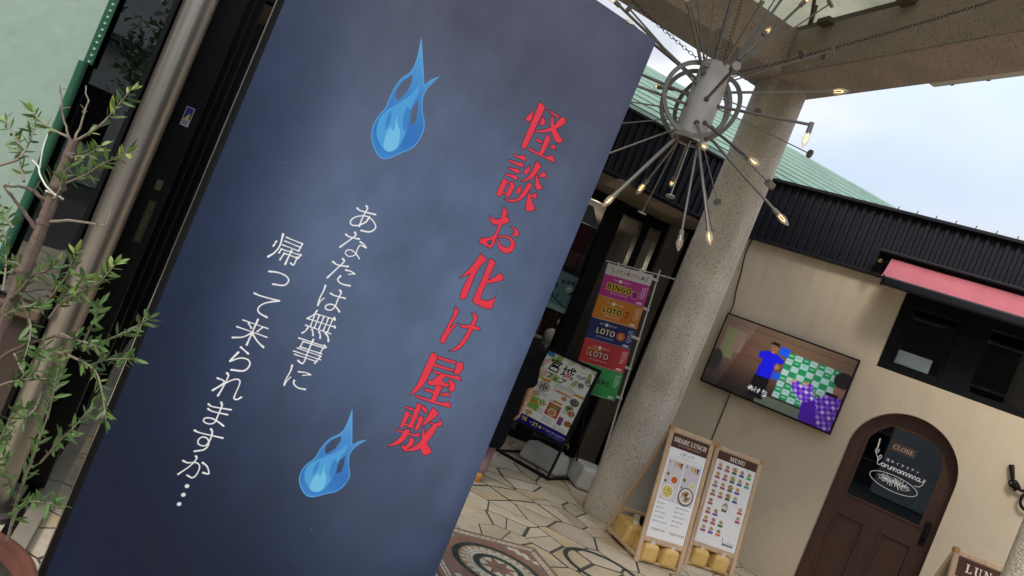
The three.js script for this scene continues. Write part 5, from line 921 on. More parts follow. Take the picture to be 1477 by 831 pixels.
// ------------------------------------------------------------------ poster stand, banner, white tanks
{
  const W = 600, H = 900, [c, g] = canvas(W, H); g.fillStyle = '#f6f8f2'; g.fillRect(0, 0, W, H);
  for (let i = 0; i < 26; i++) { g.fillStyle = ['#b9cf8a', '#d6e3b4', '#a4bf6a', '#e4b9b9', '#e9e6d8'][i % 5]; g.beginPath(); g.ellipse(hash(i, 1, 1, 1) * W * (i % 2 ? 0.35 : 1), hash(i, 2, 1, 1) * (i % 2 ? H * 0.8 : H * 0.35), 40 + 50 * hash(i, 3, 1, 1), 24, hash(i, 4, 1, 1) * 3, 0, 7); g.fill(); }
  g.fillStyle = '#3c8ed0'; g.beginPath(); g.ellipse(36, 24, 60, 30, 0.3, 0, 7); g.fill();
  g.strokeStyle = '#17181c'; write(g, glyphs.miya, 70, 56, 150, 150, 15); write(g, glyphs.shiro, 236, 70, 150, 150, 15); g.strokeStyle = '#26282c'; write(g, glyphs.fu, 90, 226, 80, 74, 10); write(g, glyphs.e, 176, 236, 70, 66, 10); write(g, glyphs.a, 262, 226, 80, 74, 10);
  scribble(g, 430, 70, 130, 16, '#c5722c'); for (const [x, y] of [[450, 140], [520, 130], [560, 170]]) { g.fillStyle = '#3c3a48'; g.beginPath(); g.ellipse(x, y, 38, 18, 0.2, 0, 7); g.fill(); g.fillStyle = '#e8e8ee'; g.beginPath(); g.ellipse(x, y, 26, 10, 0.2, 0, 7); g.fill(); }
  for (let i = 0; i < 3; i++) scribble(g, 420, 200 + i * 26, 110, 18, '#5a6a62');
  g.fillStyle = '#f3f1ea'; g.strokeStyle = '#4b4b66'; g.lineWidth = 4; g.beginPath(); g.roundRect(250, 318, 220, 80, 12); g.fill(); g.stroke(); scribble(g, 268, 334, 180, 18, '#7d86a6'); g.fillStyle = '#e0812e'; g.fillRect(280, 380, 170, 24); scribble(g, 290, 384, 150, 16, '#fff2dc');
  const tag = (x, y) => { g.fillStyle = '#e8a23c'; g.fillRect(x, y, 110, 26); scribble(g, x + 8, y + 5, 92, 16, '#7c4a14'); };
  tag(70, 320); food(g, 130, 410, 62, '#b8b4ae', ['#5a4f4a', '#d9d2c8', '#34302e'], '#c9c5bd'); scribble(g, 70, 480, 140, 20, '#4e524c'); scribble(g, 80, 506, 130, 18, '#6a6e66'); tag(480, 330); food(g, 520, 430, 52, '#6b6f74', ['#2d3035', '#8b8e92', '#9a7a4a']); food(g, 500, 520, 46, '#7c8a52', ['#48542c', '#9fae6a']); scribble(g, 450, 576, 130, 16, '#5a5e58');
  tag(300, 500); g.fillStyle = '#c9534a'; g.fillRect(270, 540, 150, 150); g.fillStyle = '#8aa04e'; g.fillRect(300, 556, 92, 90); food(g, 346, 640, 40, '#d8834a', ['#efc39a', '#b5532c']); g.fillStyle = '#8cb95a'; g.fillRect(60, 560, 120, 150); tag(60, 610); scribble(g, 150, 660, 90, 18, '#4e524c'); scribble(g, 160, 690, 90, 18, '#4e524c');
  g.fillStyle = '#8b4f8f'; g.fillRect(440, 640, 54, 96); food(g, 556, 680, 40, '#a8632c', ['#6f3a16', '#d49a52']); for (let i = 0; i < 3; i++) { scribble(g, 270, 710 + i * 24, 120, 17, '#55625a'); scribble(g, 420, 752 + i * 20, 150, 15, '#55625a'); }
  for (const [x, y, r, b, tp] of [[330, 180, 34, '#d98ba0', ['#f0c4cf', '#b9566f']], [90, 520, 44, '#c9b08a', ['#8c6a3c', '#efe2c4']], [200, 590, 40, '#a8b86a', ['#5c7a2a', '#dfe8b0']], [400, 440, 30, '#c98a4a', ['#8c4a1c', '#efd0a0']], [540, 560, 40, '#b87a4a', ['#6a3a1c', '#e6c49a']], [110, 760, 40, '#d9b46a', ['#8c5a1c', '#f0e0b0']], [500, 220, 34, '#6f7480', ['#2c3038', '#b0b6c2']]]) food(g, x, y, r, b, tp, '#e4e2d6');
  for (let i = 0; i < 7; i++) scribble(g, 60 + (i % 3) * 190, 470 + i * 46, 90, 14, ['#7c3a2a', '#4e524c', '#2f5a3a'][i % 3]);
  g.fillStyle = '#25227e'; g.fillRect(0, 800, W, 100); g.fillStyle = '#f0dc50'; g.font = 'bold 62px sans-serif'; g.textAlign = 'left'; g.fillText('8', 14, 862); g.fillText('16', 62, 866); g.fillText('~21', 170, 872); g.fillStyle = '#f0dc50'; g.beginPath(); g.arc(300, 850, 16, 0, 7); g.fill(); scribble(g, 330, 836, 250, 30, '#d4d2ee'); scribble(g, 400, 876, 170, 13, '#b5b2dc');
  const t = thing('poster_stand', 'black framed poster stand with a colourful food fair poster by the entrance', 'poster stand', [0.50, 0, 7.90], -33);
  const w = 0.69, h = 1.22, lean = 0.2, a = Math.atan2(lean, h), put = (q) => q.rotateX(-a), L = Math.hypot(h, lean), f = 0.032;
  obj('frame', [put(extrude(rect(0, w, 0.36, L), 0.022, [rect(f, w - f, 0.36 + f, L - f)], 0.003)).translate(0, 0, 0)], mat.black, t);
  obj('backing', put(span(f - 0.004, w - f + 0.004, 0.36 + f - 0.004, L - f + 0.004, 0.002, 0.008)), mat.black, t);
  obj('poster', put(sheet(f, w - f, 0.36 + f, L - f, 0.0105)), printMat(c, 0.25, { clearcoat: 0.4, clearcoatRoughness: 0.08 }), t, true);
  for (const x of [0.003, w - 0.028]) { obj('leg', put(rspan(x, x + 0.025, 0.0, 0.358, -0.002, 0.02, 0.004)), mat.black, t); obj('rear_leg', rod(new THREE.Vector3(x + 0.012, 0.0, -0.62), new THREE.Vector3(x + 0.012, 0.9, -0.17), 0.011), mat.black, t); }
  obj('floor_rail', [rspan(-0.01, w + 0.01, 0.0, 0.032, -0.02, 0.012, 0.006), rspan(0.0, w, 0.0, 0.028, -0.632, -0.604, 0.006)], mat.black, t);
  obj('side_rail', [rspan(0.003, 0.028, 0.0, 0.026, -0.603, -0.021, 0.004), rspan(w - 0.028, w - 0.003, 0.0, 0.026, -0.603, -0.021, 0.004)], mat.black, t);
  obj('hook', [tube([new THREE.Vector3(w + 0.0, 0.40, -0.05), new THREE.Vector3(w + 0.04, 0.40, -0.05), new THREE.Vector3(w + 0.042, 0.36, -0.05)], 0.005, 12)], mat.rodMetal, t);
}
function whiteTank(label, [x, d], turn, [w, h, l]) {
  const t = thing('white_weight', label, 'stand weight', [x, 0.004, d], turn), g = rbox(w, h, l, 0.045, 0, h / 2, 0, 4), p = g.attributes.position;
  for (let i = 0; i < p.count; i++) { const y = p.getY(i) / h; p.setX(i, p.getX(i) * (1 - 0.16 * y)); p.setZ(i, p.getZ(i) * (1 - 0.12 * y)); } g.computeVertexNormals();
  obj('tank', g, mat.whitePlastic, t); obj('cap', new THREE.CylinderGeometry(0.03, 0.032, 0.03, 20).translate(w * 0.28, h + 0.008, 0), mat.whitePlastic, t); obj('grip', [rspan(-w * 0.12, w * 0.2, h * 0.48, h * 0.66, l * 0.455, l * 0.49, 0.01)], M([0.6, 0.59, 0.56], 0.5), t);
}
whiteTank('white water tank weighing down the poster stand', [1.03, 8.02], -33, [0.54, 0.22, 0.26]);
whiteTank('white block holding the foot of the lottery banner pole', [1.50, 7.92], 14, [0.35, 0.235, 0.44]);
{ // lottery banner
  const W = 360, H = 1024, [c, g] = canvas(W, H); g.fillStyle = '#d9d4cc'; g.fillRect(0, 0, W, H);
  const bands = [['#c23a94', 88, 262], ['#e08a2c', 262, 440], ['#24326e', 440, 610], ['#cf3a40', 610, 800], ['#3ea85a', 800, 1024]];
  for (const [f, y0, y1] of bands) { g.fillStyle = f; g.fillRect(0, y0, W, y1 - y0); g.strokeStyle = 'rgba(255,255,255,.75)'; g.lineWidth = 3; g.beginPath(); g.moveTo(0, y1); g.lineTo(W, y1 - 8); g.stroke(); }
  g.strokeStyle = '#3c3636'; g.lineWidth = 4; g.beginPath(); g.moveTo(44, 20); g.lineTo(60, 70); g.moveTo(330, 20); g.lineTo(314, 70); g.stroke(); for (let i = 0; i < 8; i++) { g.strokeStyle = ['#b03a3a', '#3c3636', '#a8672c', '#7a3a7a'][i % 4]; write(g, [glyphs.fu, glyphs.a, glyphs.e, glyphs.shiro][i % 4], 74 + i * 29, 32, 24, 28, 3.5); }
  const logo = (text, y, fill, sub) => { g.textAlign = 'center'; g.lineJoin = 'round'; g.font = 'bold 60px sans-serif'; g.strokeStyle = fill[1]; g.lineWidth = 14; g.strokeText(text, 140, y); g.fillStyle = fill[0]; g.fillText(text, 140, y); scribble(g, 80, y + 18, 130, 15, 'rgba(255,255,255,.85)'); g.fillStyle = 'rgba(255,255,255,.95)'; g.beginPath(); g.arc(134, y - 78, 13, 0, 7); g.fill(); scribble(g, 78, y - 84, 42, 14, '#fff'); scribble(g, 152, y - 84, 60, 14, '#fff'); };
  logo('BINGO', 196, ['#17151a', '#e8c23c']); g.fillStyle = '#3a1f5c'; g.font = 'bold 50px sans-serif'; g.fillText('5', 268, 206); g.strokeStyle = '#f0dc8a'; g.lineWidth = 3; g.beginPath(); g.arc(268, 190, 30, 0, 7); g.stroke();
  logo('LOTO', 378, ['#1b1a22', '#f0c860']); g.fillStyle = '#c92a3c'; g.font = 'bold 76px sans-serif'; g.fillText('7', 256, 384);
  logo('LOTO', 550, ['#f2e6c8', '#121428']); g.fillStyle = '#d8604a'; g.beginPath(); g.arc(262, 530, 34, 0, 7); g.fill(); g.fillStyle = '#e8d23c'; g.font = 'bold 58px sans-serif'; g.fillText('6', 262, 550);
  g.fillStyle = '#d88a3c'; g.fillRect(40, 670, 110, 64); g.font = 'bold 40px sans-serif'; g.fillStyle = '#7a2030'; g.fillText('MINI', 96, 716); logo('LOTO', 736, ['#f4c9c0', '#8a1f2c']); g.font = 'bold 54px sans-serif'; g.fillStyle = '#123a22'; g.fillText('NUMBERS', 150, 930);
  for (const [, y0, y1] of bands) { for (let i = 0; i < 5; i++) scribble(g, 308, y0 + 26 + i * 20, 18, 17, '#fff'); for (let i = 0; i < 5; i++) scribble(g, 332, y0 + 20 + i * 18, 14, 13, 'rgba(255,255,255,.8)'); g.fillStyle = 'rgba(255,255,255,.85)'; g.beginPath(); g.ellipse(316, y1 - 22, 26, 8, 0, 0, 7); g.fill(); }
  const t = thing('lottery_banner', 'tall banner of five coloured lottery bands on a leaning white pole', 'banner', [0, 0, 0]);
  const pl = new THREE.PlaneGeometry(1, 1, 16, 40), p = pl.attributes.position, L = (a, b, u) => a + (b - a) * u;
  for (let i = 0; i < p.count; i++) { const u = p.getX(i) + 0.5, v = 0.5 - p.getY(i); p.setXYZ(i, L(L(0.857, 1.364, u), L(0.993, 1.495, u), v), L(L(2.31, 2.373, u), L(0.90, 0.952, u), v), -(8.07 - 0.03 * Math.sin(u * 5 + v * 4) * (0.3 + v) * Math.sin(Math.PI * u) - 0.015 * Math.sin(v * 9))); }
  pl.computeVertexNormals(); const bm = printMat(c, 0.75, { transmission: 0.12, thickness: 0, side: THREE.DoubleSide }); obj('flag', pl, bm, t, true);
  obj('pole', rod(V(1.627, 0.17, 8.09), V(1.411, 2.46, 8.09), 0.0125, 0.010, 14), mat.whitePlastic, t);
  obj('cross_arm', [rod(V(0.83, 2.325, 8.085), V(1.636, 2.43, 8.085), 0.007, 0.006)], mat.whitePlastic, t);
  for (let i = 0; i < 5; i++) { const v = 0.02 + i * 0.235, x = L(1.364, 1.495, v), y = L(2.368, 0.952, v), px = 1.411 + (2.46 - y) / 2.29 * 0.216; obj('tab', rspan(x - 0.03, px + 0.015, y - 0.018, y + 0.012, -8.095, -8.070, 0.004), mat.whitePlastic, t); }
  for (const u of [0.25, 0.72]) obj('tab', rspan(L(0.84, 1.364, u) - 0.012, L(0.84, 1.364, u) + 0.012, L(2.315, 2.37, u) - 0.01, L(2.325, 2.385, u) + 0.02, -8.092, -8.076, 0.004), mat.whitePlastic, t);
}
// ------------------------------------------------------------------ people
function flesh(bones, [cx, cy, cz], half, res) { // tapered capsules joined smoothly; bones are [a, b, ra, rb], blending k
  const mc = new MarchingCubes(res, new THREE.MeshBasicMaterial(), false, false, 400000); mc.isolation = 0; const F = mc.field, hs = res / 2; let q = 0;
  const B = bones.map(([a, b, ra, rb, k = 0.03]) => ({ a, d: [b[0] - a[0], b[1] - a[1], b[2] - a[2]], ra, rb, k })); for (const b of B) b.l2 = b.d[0] ** 2 + b.d[1] ** 2 + b.d[2] ** 2 + 1e-9;
  for (let z = 0; z < res; z++) for (let y = 0; y < res; y++) for (let x = 0; x < res; x++, q++) {
    const X = cx + (x - hs) / hs * half, Y = cy + (y - hs) / hs * half, Z = cz + (z - hs) / hs * half; let m = 9;
    for (const b of B) { const px = X - b.a[0], py = Y - b.a[1], pz = Z - b.a[2], t = Math.min(1, Math.max(0, (px * b.d[0] + py * b.d[1] + pz * b.d[2]) / b.l2)), dx = px - b.d[0] * t, dy = py - b.d[1] * t, dz = pz - b.d[2] * t, d = Math.sqrt(dx * dx + dy * dy + dz * dz) - (b.ra + (b.rb - b.ra) * t); const h = Math.max(0, b.k - Math.abs(d - m)) / b.k; m = Math.min(m, d) - h * h * b.k * 0.25; }
    F[q] = -m;
  }
  mc.update(); const n = mc.count, P = new Float32Array(n * 3), N = new Float32Array(n * 3);
  for (let i = 0; i < n * 3; i += 3) { P[i] = cx + mc.positionArray[i] * half; P[i + 1] = cy + mc.positionArray[i + 1] * half; P[i + 2] = cz + mc.positionArray[i + 2] * half; N[i] = mc.normalArray[i]; N[i + 1] = mc.normalArray[i + 1]; N[i + 2] = mc.normalArray[i + 2]; }
  const g = new THREE.BufferGeometry(); g.setAttribute('position', new THREE.BufferAttribute(P, 3)); g.setAttribute('normal', new THREE.BufferAttribute(N, 3)); g.setAttribute('uv', new THREE.BufferAttribute(new Float32Array(n * 2), 2)); return g;
}
// a standing adult 1.55 m tall, facing +z, arms at the sides; right is -x
function hand(w, side, turn) { // palm and five bent fingers hanging from the wrist w
  const o = (x, y, z) => [w[0] + x * turn[0] * side + z * turn[1], w[1] + y, w[2] + x * turn[1] * -side + z * turn[0]], B = [];
  B.push([o(0, 0.012, 0), o(0, -0.028, 0), 0.021, 0.024, 0.012], [o(0.012, -0.03, 0.0), o(0.014, -0.072, 0.002), 0.014, 0.013, 0.012], [o(-0.014, -0.03, 0), o(-0.016, -0.068, 0.002), 0.014, 0.012, 0.012]);
  [[0.024, 0.030, 0.024, 0.018], [0.009, 0.034, 0.027, 0.02], [-0.007, 0.031, 0.025, 0.019], [-0.021, 0.024, 0.019, 0.015]].forEach(([x, a, b, c], i) => { const y0 = -0.074 + (i === 3 ? 0.008 : 0); const p1 = o(x * 1.05, y0 - a, 0.006), p2 = o(x * 1.05, y0 - a - b * 0.95, 0.016), p3 = o(x * 1.0, y0 - a - b * 0.95 - c * 0.8, 0.028); B.push([o(x, y0 + 0.008, 0.001), p1, 0.0085, 0.008, 0.005], [p1, p2, 0.008, 0.0072, 0.005], [p2, p3, 0.0072, 0.006, 0.005]); });
  B.push([o(0.022, -0.018, 0.004), o(0.040, -0.045, 0.014), 0.012, 0.0095, 0.008], [o(0.040, -0.045, 0.014), o(0.042, -0.074, 0.02), 0.0095, 0.0075, 0.005]);
  return B;
}
function person(label, [x, d], turn, look, group) {
  const t = thing('person', label, 'person', [x, 0, d], turn, group), s = [1, -1];
  const J = { head: [0, 1.44, 0.01], neck: [0, 1.30, -0.01], chest: [0, 1.14, 0.0], waist: [0, 0.97, 0.0], hip: [0, 0.84, 0.0] };
  const sh = (q) => [q * 0.165, 1.235, -0.01], el = (q) => [q * (0.205 + look.out), 0.965, -0.02], wr = (q) => [q * (0.215 + look.out * 1.7), 0.735, 0.03], hp = (q) => [q * 0.085, 0.80, 0], kn = (q) => [q * 0.088, 0.44, 0.015], an = (q) => [q * 0.09, 0.08, -0.02], toe = (q) => [q * 0.098, 0.03, 0.13];
  const body = [[J.head, [0, 1.475, -0.012], 0.072, 0.082, 0.04], [[0, 1.415, 0.03], [0, 1.40, 0.05], 0.048, 0.035, 0.03], [[0, 1.437, 0.078], [0, 1.425, 0.098], 0.008, 0.012, 0.015], [J.neck, [0, 1.38, 0], 0.052, 0.048, 0.03], [[-0.08, 1.21, 0], [0.08, 1.21, 0], 0.085, 0.085, 0.06], [J.chest, J.waist, 0.125, 0.105, 0.08], [J.waist, J.hip, 0.105, 0.125, 0.08], [[-0.06, 0.83, 0], [0.06, 0.83, 0], 0.12, 0.12, 0.06]];
  for (const q of s) { body.push([[q * 0.1, 1.245, -0.005], sh(q), 0.06, 0.055, 0.05], [sh(q), el(q), 0.05, 0.039, 0.03], [el(q), wr(q), 0.037, 0.024, 0.02], [hp(q), kn(q), 0.085, 0.054, 0.05], [kn(q), an(q), 0.054, 0.034, 0.03], [an(q), toe(q), 0.036, 0.026, 0.02], [[q * 0.078, 1.44, -0.005], [q * 0.08, 1.425, -0.01], 0.016, 0.01, 0.008]); }
  const parts = [flesh(body, [0, 0.78, 0], 0.86, 120)];
  for (const q of s) parts.push(flesh(hand(wr(q), q, [0.5, 0.86]), [wr(q)[0], wr(q)[1] - 0.07, wr(q)[2]], 0.13, 72));
  obj('body', parts, mat.skin, t, true);
  const top = [[[-0.085, 1.215, 0], [0.085, 1.215, 0], 0.10, 0.10, 0.06], [J.chest, J.waist, 0.142, 0.132, 0.08], [J.waist, [0, look.hem, 0], 0.14, look.flare, 0.08]];
  if (look.hem < 0.7) for (const q of s) top.push([[q * 0.06, 0.92, 0], [q * 0.075, look.hem + 0.02, 0], 0.152, 0.125, 0.06]); else for (const q of s) top.push([[q * 0.06, 0.9, 0], [q * 0.07, look.hem, 0], 0.125, 0.128, 0.06]);
  for (const q of s) top.push([[q * 0.1, 1.25, -0.005], sh(q), 0.072, 0.07, 0.05], [sh(q), [q * (0.193 + look.out * 0.9), look.sleeve, -0.017], 0.068, look.cuff, 0.04]);
  obj('top', flesh(top, [0, 0.95, 0], 0.62, 84), look.top, t, true);
  const legs = []; for (const q of s) legs.push([hp(q), kn(q), 0.092, 0.08, 0.06], [kn(q), [q * 0.09, look.ankle, -0.01], 0.082, look.leg, 0.04]); legs.push([[-0.05, 0.84, 0], [0.05, 0.84, 0], 0.128, 0.128, 0.05]);
  obj('trousers', flesh(legs, [0, 0.5, 0], 0.6, 84), look.legs, t, true);
  const shoes = []; for (const q of s) shoes.push([[q * 0.09, 0.05, -0.04], [q * 0.1, 0.04, 0.14], 0.045, 0.036, 0.02], [[q * 0.09, 0.02, -0.05], [q * 0.1, 0.02, 0.15], 0.03, 0.03, 0.01]); obj('shoes', flesh(shoes, [0, 0.06, 0.05], 0.24, 64), look.shoes, t, true);
  obj('hair', flesh([[[0, 1.49, -0.02], [0, 1.475, -0.03], 0.088, 0.086, 0.03], [[0, 1.44, -0.05], [0, look.hair, -0.06], 0.07, 0.045, 0.03], ...s.map((q) => [[q * 0.055, 1.48, 0.0], [q * 0.07, 1.40, -0.03], 0.045, 0.03, 0.03])], [0, 1.42, -0.02], 0.24, 56), mat.hair, t, true);
  for (const q of s) { const e = obj('eye', new THREE.SphereGeometry(0.011, 12, 8).translate(q * 0.03, 1.452, 0.073), M([0.7, 0.68, 0.64], 0.3), t, true); obj('iris', new THREE.SphereGeometry(0.006, 10, 8).translate(q * 0.03, 1.452, 0.0795), mat.hair, e, true); obj('eyebrow', rspan(q * 0.03 - 0.014, q * 0.03 + 0.014, 1.472, 1.477, 0.070, 0.080, 0.002), mat.hair, t); }
  obj('mouth', rspan(-0.018, 0.018, 1.394, 1.401, 0.078, 0.086, 0.003), M([0.35, 0.12, 0.10], 0.5), t);
  return { t, wr };
}
{
  const a = person('person in black seen from behind, half hidden by the sign edge, one bare arm hanging', [0.245, 6.40], 205, { out: 0.04, top: mat.blackCloth, hem: 0.40, flare: 0.19, sleeve: 0.965, cuff: 0.062, legs: mat.mauveCloth, ankle: 0.13, leg: 0.075, shoes: mat.orangeLeather, hair: 1.30 });
  obj('wristwatch', new THREE.TorusGeometry(0.027, 0.005, 8, 24).rotateX(Math.PI / 2).translate(-0.280, 0.765, 0.024), mat.chrome, a.t);
  person('person in white shirt and dark trousers standing behind the dark entrance glass', [0.86, 10.6], -50, { out: 0.0, top: mat.whiteCloth, hem: 0.82, flare: 0.135, sleeve: 1.06, cuff: 0.062, legs: mat.blackCloth, ankle: 0.08, leg: 0.06, shoes: mat.black, hair: 1.42 }).t.scale.setScalar(1.03);
}
// ------------------------------------------------------------------ starburst lamp on chains
{
  const c = [0.567, 2.937, 4.0], t = thing('starburst_lamp', 'rusty metal starburst lamp with drum, hoops and bulb-tipped spokes hanging from chains', 'hanging lamp', c), v = (x, y, z) => new THREE.Vector3(x, y, z);
  obj('drum', [new THREE.CylinderGeometry(0.088, 0.088, 0.43, 40, 1, true), new THREE.TorusGeometry(0.087, 0.004, 8, 40).rotateX(Math.PI / 2).translate(0, 0.214, 0), new THREE.TorusGeometry(0.087, 0.004, 8, 40).rotateX(Math.PI / 2).translate(0, -0.214, 0)], mat.drum, t);
  obj('drum_lining', [new THREE.CylinderGeometry(0.083, 0.083, 0.41, 32, 1, true), new THREE.CylinderGeometry(0.083, 0.083, 0.004, 32).translate(0, -0.17, 0)], M([0.10, 0.065, 0.05], 0.8), t);
  const hoopG = (r, w) => { const g = new THREE.CylinderGeometry(r, r, w, 64, 1, true), g2 = new THREE.CylinderGeometry(r - 0.005, r - 0.005, w, 64, 1, true); return [g.rotateX(Math.PI / 2), g2.rotateX(Math.PI / 2)]; };
  // flat steel hoops standing upright round the drum
  for (const [ry, rx, dx, dy, dz, r] of [[0.25, -0.08, -0.045, -0.015, 0.08, 0.205], [0.25, 0.06, -0.02, 0.0, -0.10, 0.205], [-0.75, 0.0, 0.03, -0.01, 0.0, 0.20]]) obj('hoop', [extrude((() => { const s = new THREE.Shape(); s.absarc(0, 0, r, 0, Math.PI * 2, false); return s; })(), 0.007, [(() => { const s = new THREE.Path(); s.absarc(0, 0, r - 0.024, 0, Math.PI * 2, true); return s; })()], 0.0015).rotateX(rx).rotateY(ry).translate(dx, dy, dz)], mat.hoop, t);
  // tip (x, y, towards the viewer), what is on it, rod radius
  const tips = [[-0.269, -0.680, 0.22, 'bulb', 0.0125], [-0.089, -0.454, -0.30, 'bulb', 0.008], [-0.064, -0.650, -0.10, 'disc', 0.004], [0.013, -0.550, 0.12, 'disc', 0.0045], [0.142, -0.719, 0.12, 'dark', 0.0085], [0.227, -0.673, 0.30, 'bulb', 0.0105], [0.352, -0.576, -0.20, 'disc', 0.004], [0.361, -0.368, -0.40, 'disc', 0.004], [-0.011, -0.377, 0.62, 'bulb', 0.0105], [0.236, -0.320, 0.50, 'bulb', 0.009], [0.551, -0.205, -0.20, 'socket', 0.0055], [0.571, -0.414, 0.10, 'bulb', 0.0095], [0.712, 0.055, -0.25, 'disc', 0.004], [0.498, 0.011, 0.30, 'drop', 0.0095], [0.575, 0.267, 0.15, 'bulb', 0.0085], [0.558, 0.584, -0.20, 'disc', 0.004], [0.233, 0.642, -0.35, 'bulb', 0.007], [-0.010, 0.009, 0.60, 'socket', 0.010], [0.298, 0.719, 0.00, 'bulb', 0.0095], [0.048, 0.513, 0.25, 'bulb', 0.008], [-0.305, 0.345, 0.30, 'bulb', 0.010], [-0.004, 0.586, -0.45, 'disc', 0.0045], [-0.640, 0.308, 0.05, 'bulb', 0.0095], [-0.62, -0.12, 0.2, 'bulb', 0.009], [-0.52, -0.30, -0.2, 'disc', 0.0045], [-0.40, -0.50, 0.15, 'disc', 0.0055], [-0.66, 0.06, -0.1, 'bulb', 0.010], [-0.30, 0.68, -0.1, 'disc', 0.0055], [-0.12, 0.72, 0.2, 'bulb', 0.0125], [0.16, 0.78, 0.1, 'disc', 0.005], [-0.50, 0.36, -0.3, 'bulb', 0.0105], [0.43, 0.52, -0.15, 'disc', 0.0045], [0.10, -0.30, -0.62, 'bulb', 0.008], [-0.2, 0.2, -0.62, 'bulb', 0.008], [0.4, 0.25, -0.5, 'disc', 0.0045], [-0.42, 0.62, 0.12, 'disc', 0.0055], [0.22, 0.86, 0.05, 'bulb', 0.009], [-0.2, 0.8, -0.1, 'disc', 0.005], [0.38, 0.66, 0.2, 'disc', 0.005], [-0.05, 0.82, -0.25, 'bulb', 0.008], [-0.56, 0.2, 0.3, 'disc', 0.006], [-0.68, -0.2, -0.05, 'disc', 0.005], [0.46, 0.40, 0.3, 'disc', 0.0045]];
  const bulbProfile = [[0.0125, 0], [0.0135, 0.006], [0.0172, 0.022], [0.018, 0.032], [0.0155, 0.05], [0.009, 0.068], [0.003, 0.079], [0.0004, 0.082]].map((p) => new THREE.Vector2(...p));
  const up = new THREE.Vector3(0, 1, 0);
  const bulb = (name, at, dir, lit, parent) => { const q = new THREE.Quaternion().setFromUnitVectors(up, dir), M4 = new THREE.Matrix4().compose(at, q, new THREE.Vector3(1, 1, 1)); const b = obj('bulb', new THREE.LatheGeometry(bulbProfile, 20).applyMatrix4(M4), mat.bulb, parent, true); obj('filament', [-1, 1].map((s) => tube([v(s * 0.004, 0.008, 0), v(s * 0.0065, 0.03, 0.002), v(s * 0.002, 0.052, 0)], 0.0019, 10, 6)).map((g) => g.applyMatrix4(M4)), lit ? mat.filament : mat.deadFilament, b, true); return b; };
  for (const [x, y, z, kind, r] of tips) {
    const tip = v(x, y, z), flat = Math.hypot(x, z) || 1, y0 = THREE.MathUtils.clamp(y * 0.32, -0.19, 0.19), root = v(x / flat * 0.06, y0, z / flat * 0.06), dir = tip.clone().sub(root).normalize();
    const sp = obj('spoke', [rod(root, tip, r * 0.88, r * 0.8, 12), new THREE.TorusGeometry(r * 1.25, r * 0.35, 6, 14).applyQuaternion(new THREE.Quaternion().setFromUnitVectors(new THREE.Vector3(0, 0, 1), dir)).translate(...root.clone().addScaledVector(dir, 0.03 / Math.max(0.3, Math.hypot(dir.x, dir.z))).toArray())], mat.rodMetal, t, true);
    if (kind === 'bulb' || kind === 'dark') { obj('socket', rod(tip.clone().addScaledVector(dir, -0.03), tip.clone().addScaledVector(dir, 0.004), 0.0125, 0.0135, 14), mat.hoop, sp, true); const b = bulb('bulb', tip.clone().addScaledVector(dir, 0.004), dir, kind === 'bulb', t); }
    else if (kind === 'disc') obj('end_disc', new THREE.CylinderGeometry(0.026, 0.024, 0.009, 24).applyQuaternion(new THREE.Quaternion().setFromUnitVectors(up, dir)).translate(...tip.toArray()), mat.hoop, sp, true);
    else if (kind === 'socket') obj('socket', [rod(tip.clone().addScaledVector(dir, -0.02), tip.clone().addScaledVector(dir, 0.03), 0.022, 0.020, 20)], mat.hoop, sp, true);
    else { const d = v(0.03, -1, 0).normalize(), e = tip.clone().add(v(0, 0.012, 0)); obj('socket', rod(e, e.clone().addScaledVector(d, 0.055), 0.0125, 0.0135, 14), mat.hoop, sp, true); bulb('bulb', e.clone().addScaledVector(d, 0.055), d, true, t); }
  }
  const link = new THREE.TorusGeometry(0.0082, 0.0015, 6, 12).scale(1, 1.65, 1);
  function hangChain(name, label, a, b, sag) {
    const o = thing(name, label, 'chain', [0, 0, 0], 0), mid = a.clone().add(b).multiplyScalar(0.5); mid.y -= sag; const cv = new THREE.QuadraticBezierCurve3(a, mid, b), L = cv.getLength(), n = Math.min(299, Math.round(L / 0.0225));
    for (let i = 0; i < n; i++) { const u = (i + 0.5) / n, p = cv.getPointAt(u), d = cv.getTangentAt(u), q = new THREE.Quaternion().setFromUnitVectors(up, d).multiply(new THREE.Quaternion().setFromAxisAngle(up, i % 2 ? 1.4 : -0.1)); const m = new THREE.Mesh(link, mat.chain); m.name = 'link'; m.castShadow = m.receiveShadow = true; m.position.copy(p); m.quaternion.copy(q); o.add(m); }
    obj('hook', [new THREE.TorusGeometry(0.02, 0.005, 8, 16).translate(b.x, b.y, b.z)], mat.chain, o);
  }
  hangChain('support_chain', 'dark chain running from the lamp drum along the long concrete beam', V(0.64, 3.13, 3.98), V(2.31, 4.56, 4.30), 0.06);
  hangChain('support_chain', 'slack dark chain rising from the lamp towards the top of the signboard', V(0.50, 3.13, 3.98), V(-1.93, 4.40, 3.90), 0.30);
  hangChain('support_chain', 'steep dark chain rising straight up from the middle of the lamp drum', V(0.58, 3.15, 3.95), V(0.46, 4.99, 4.25), 0.01);
}
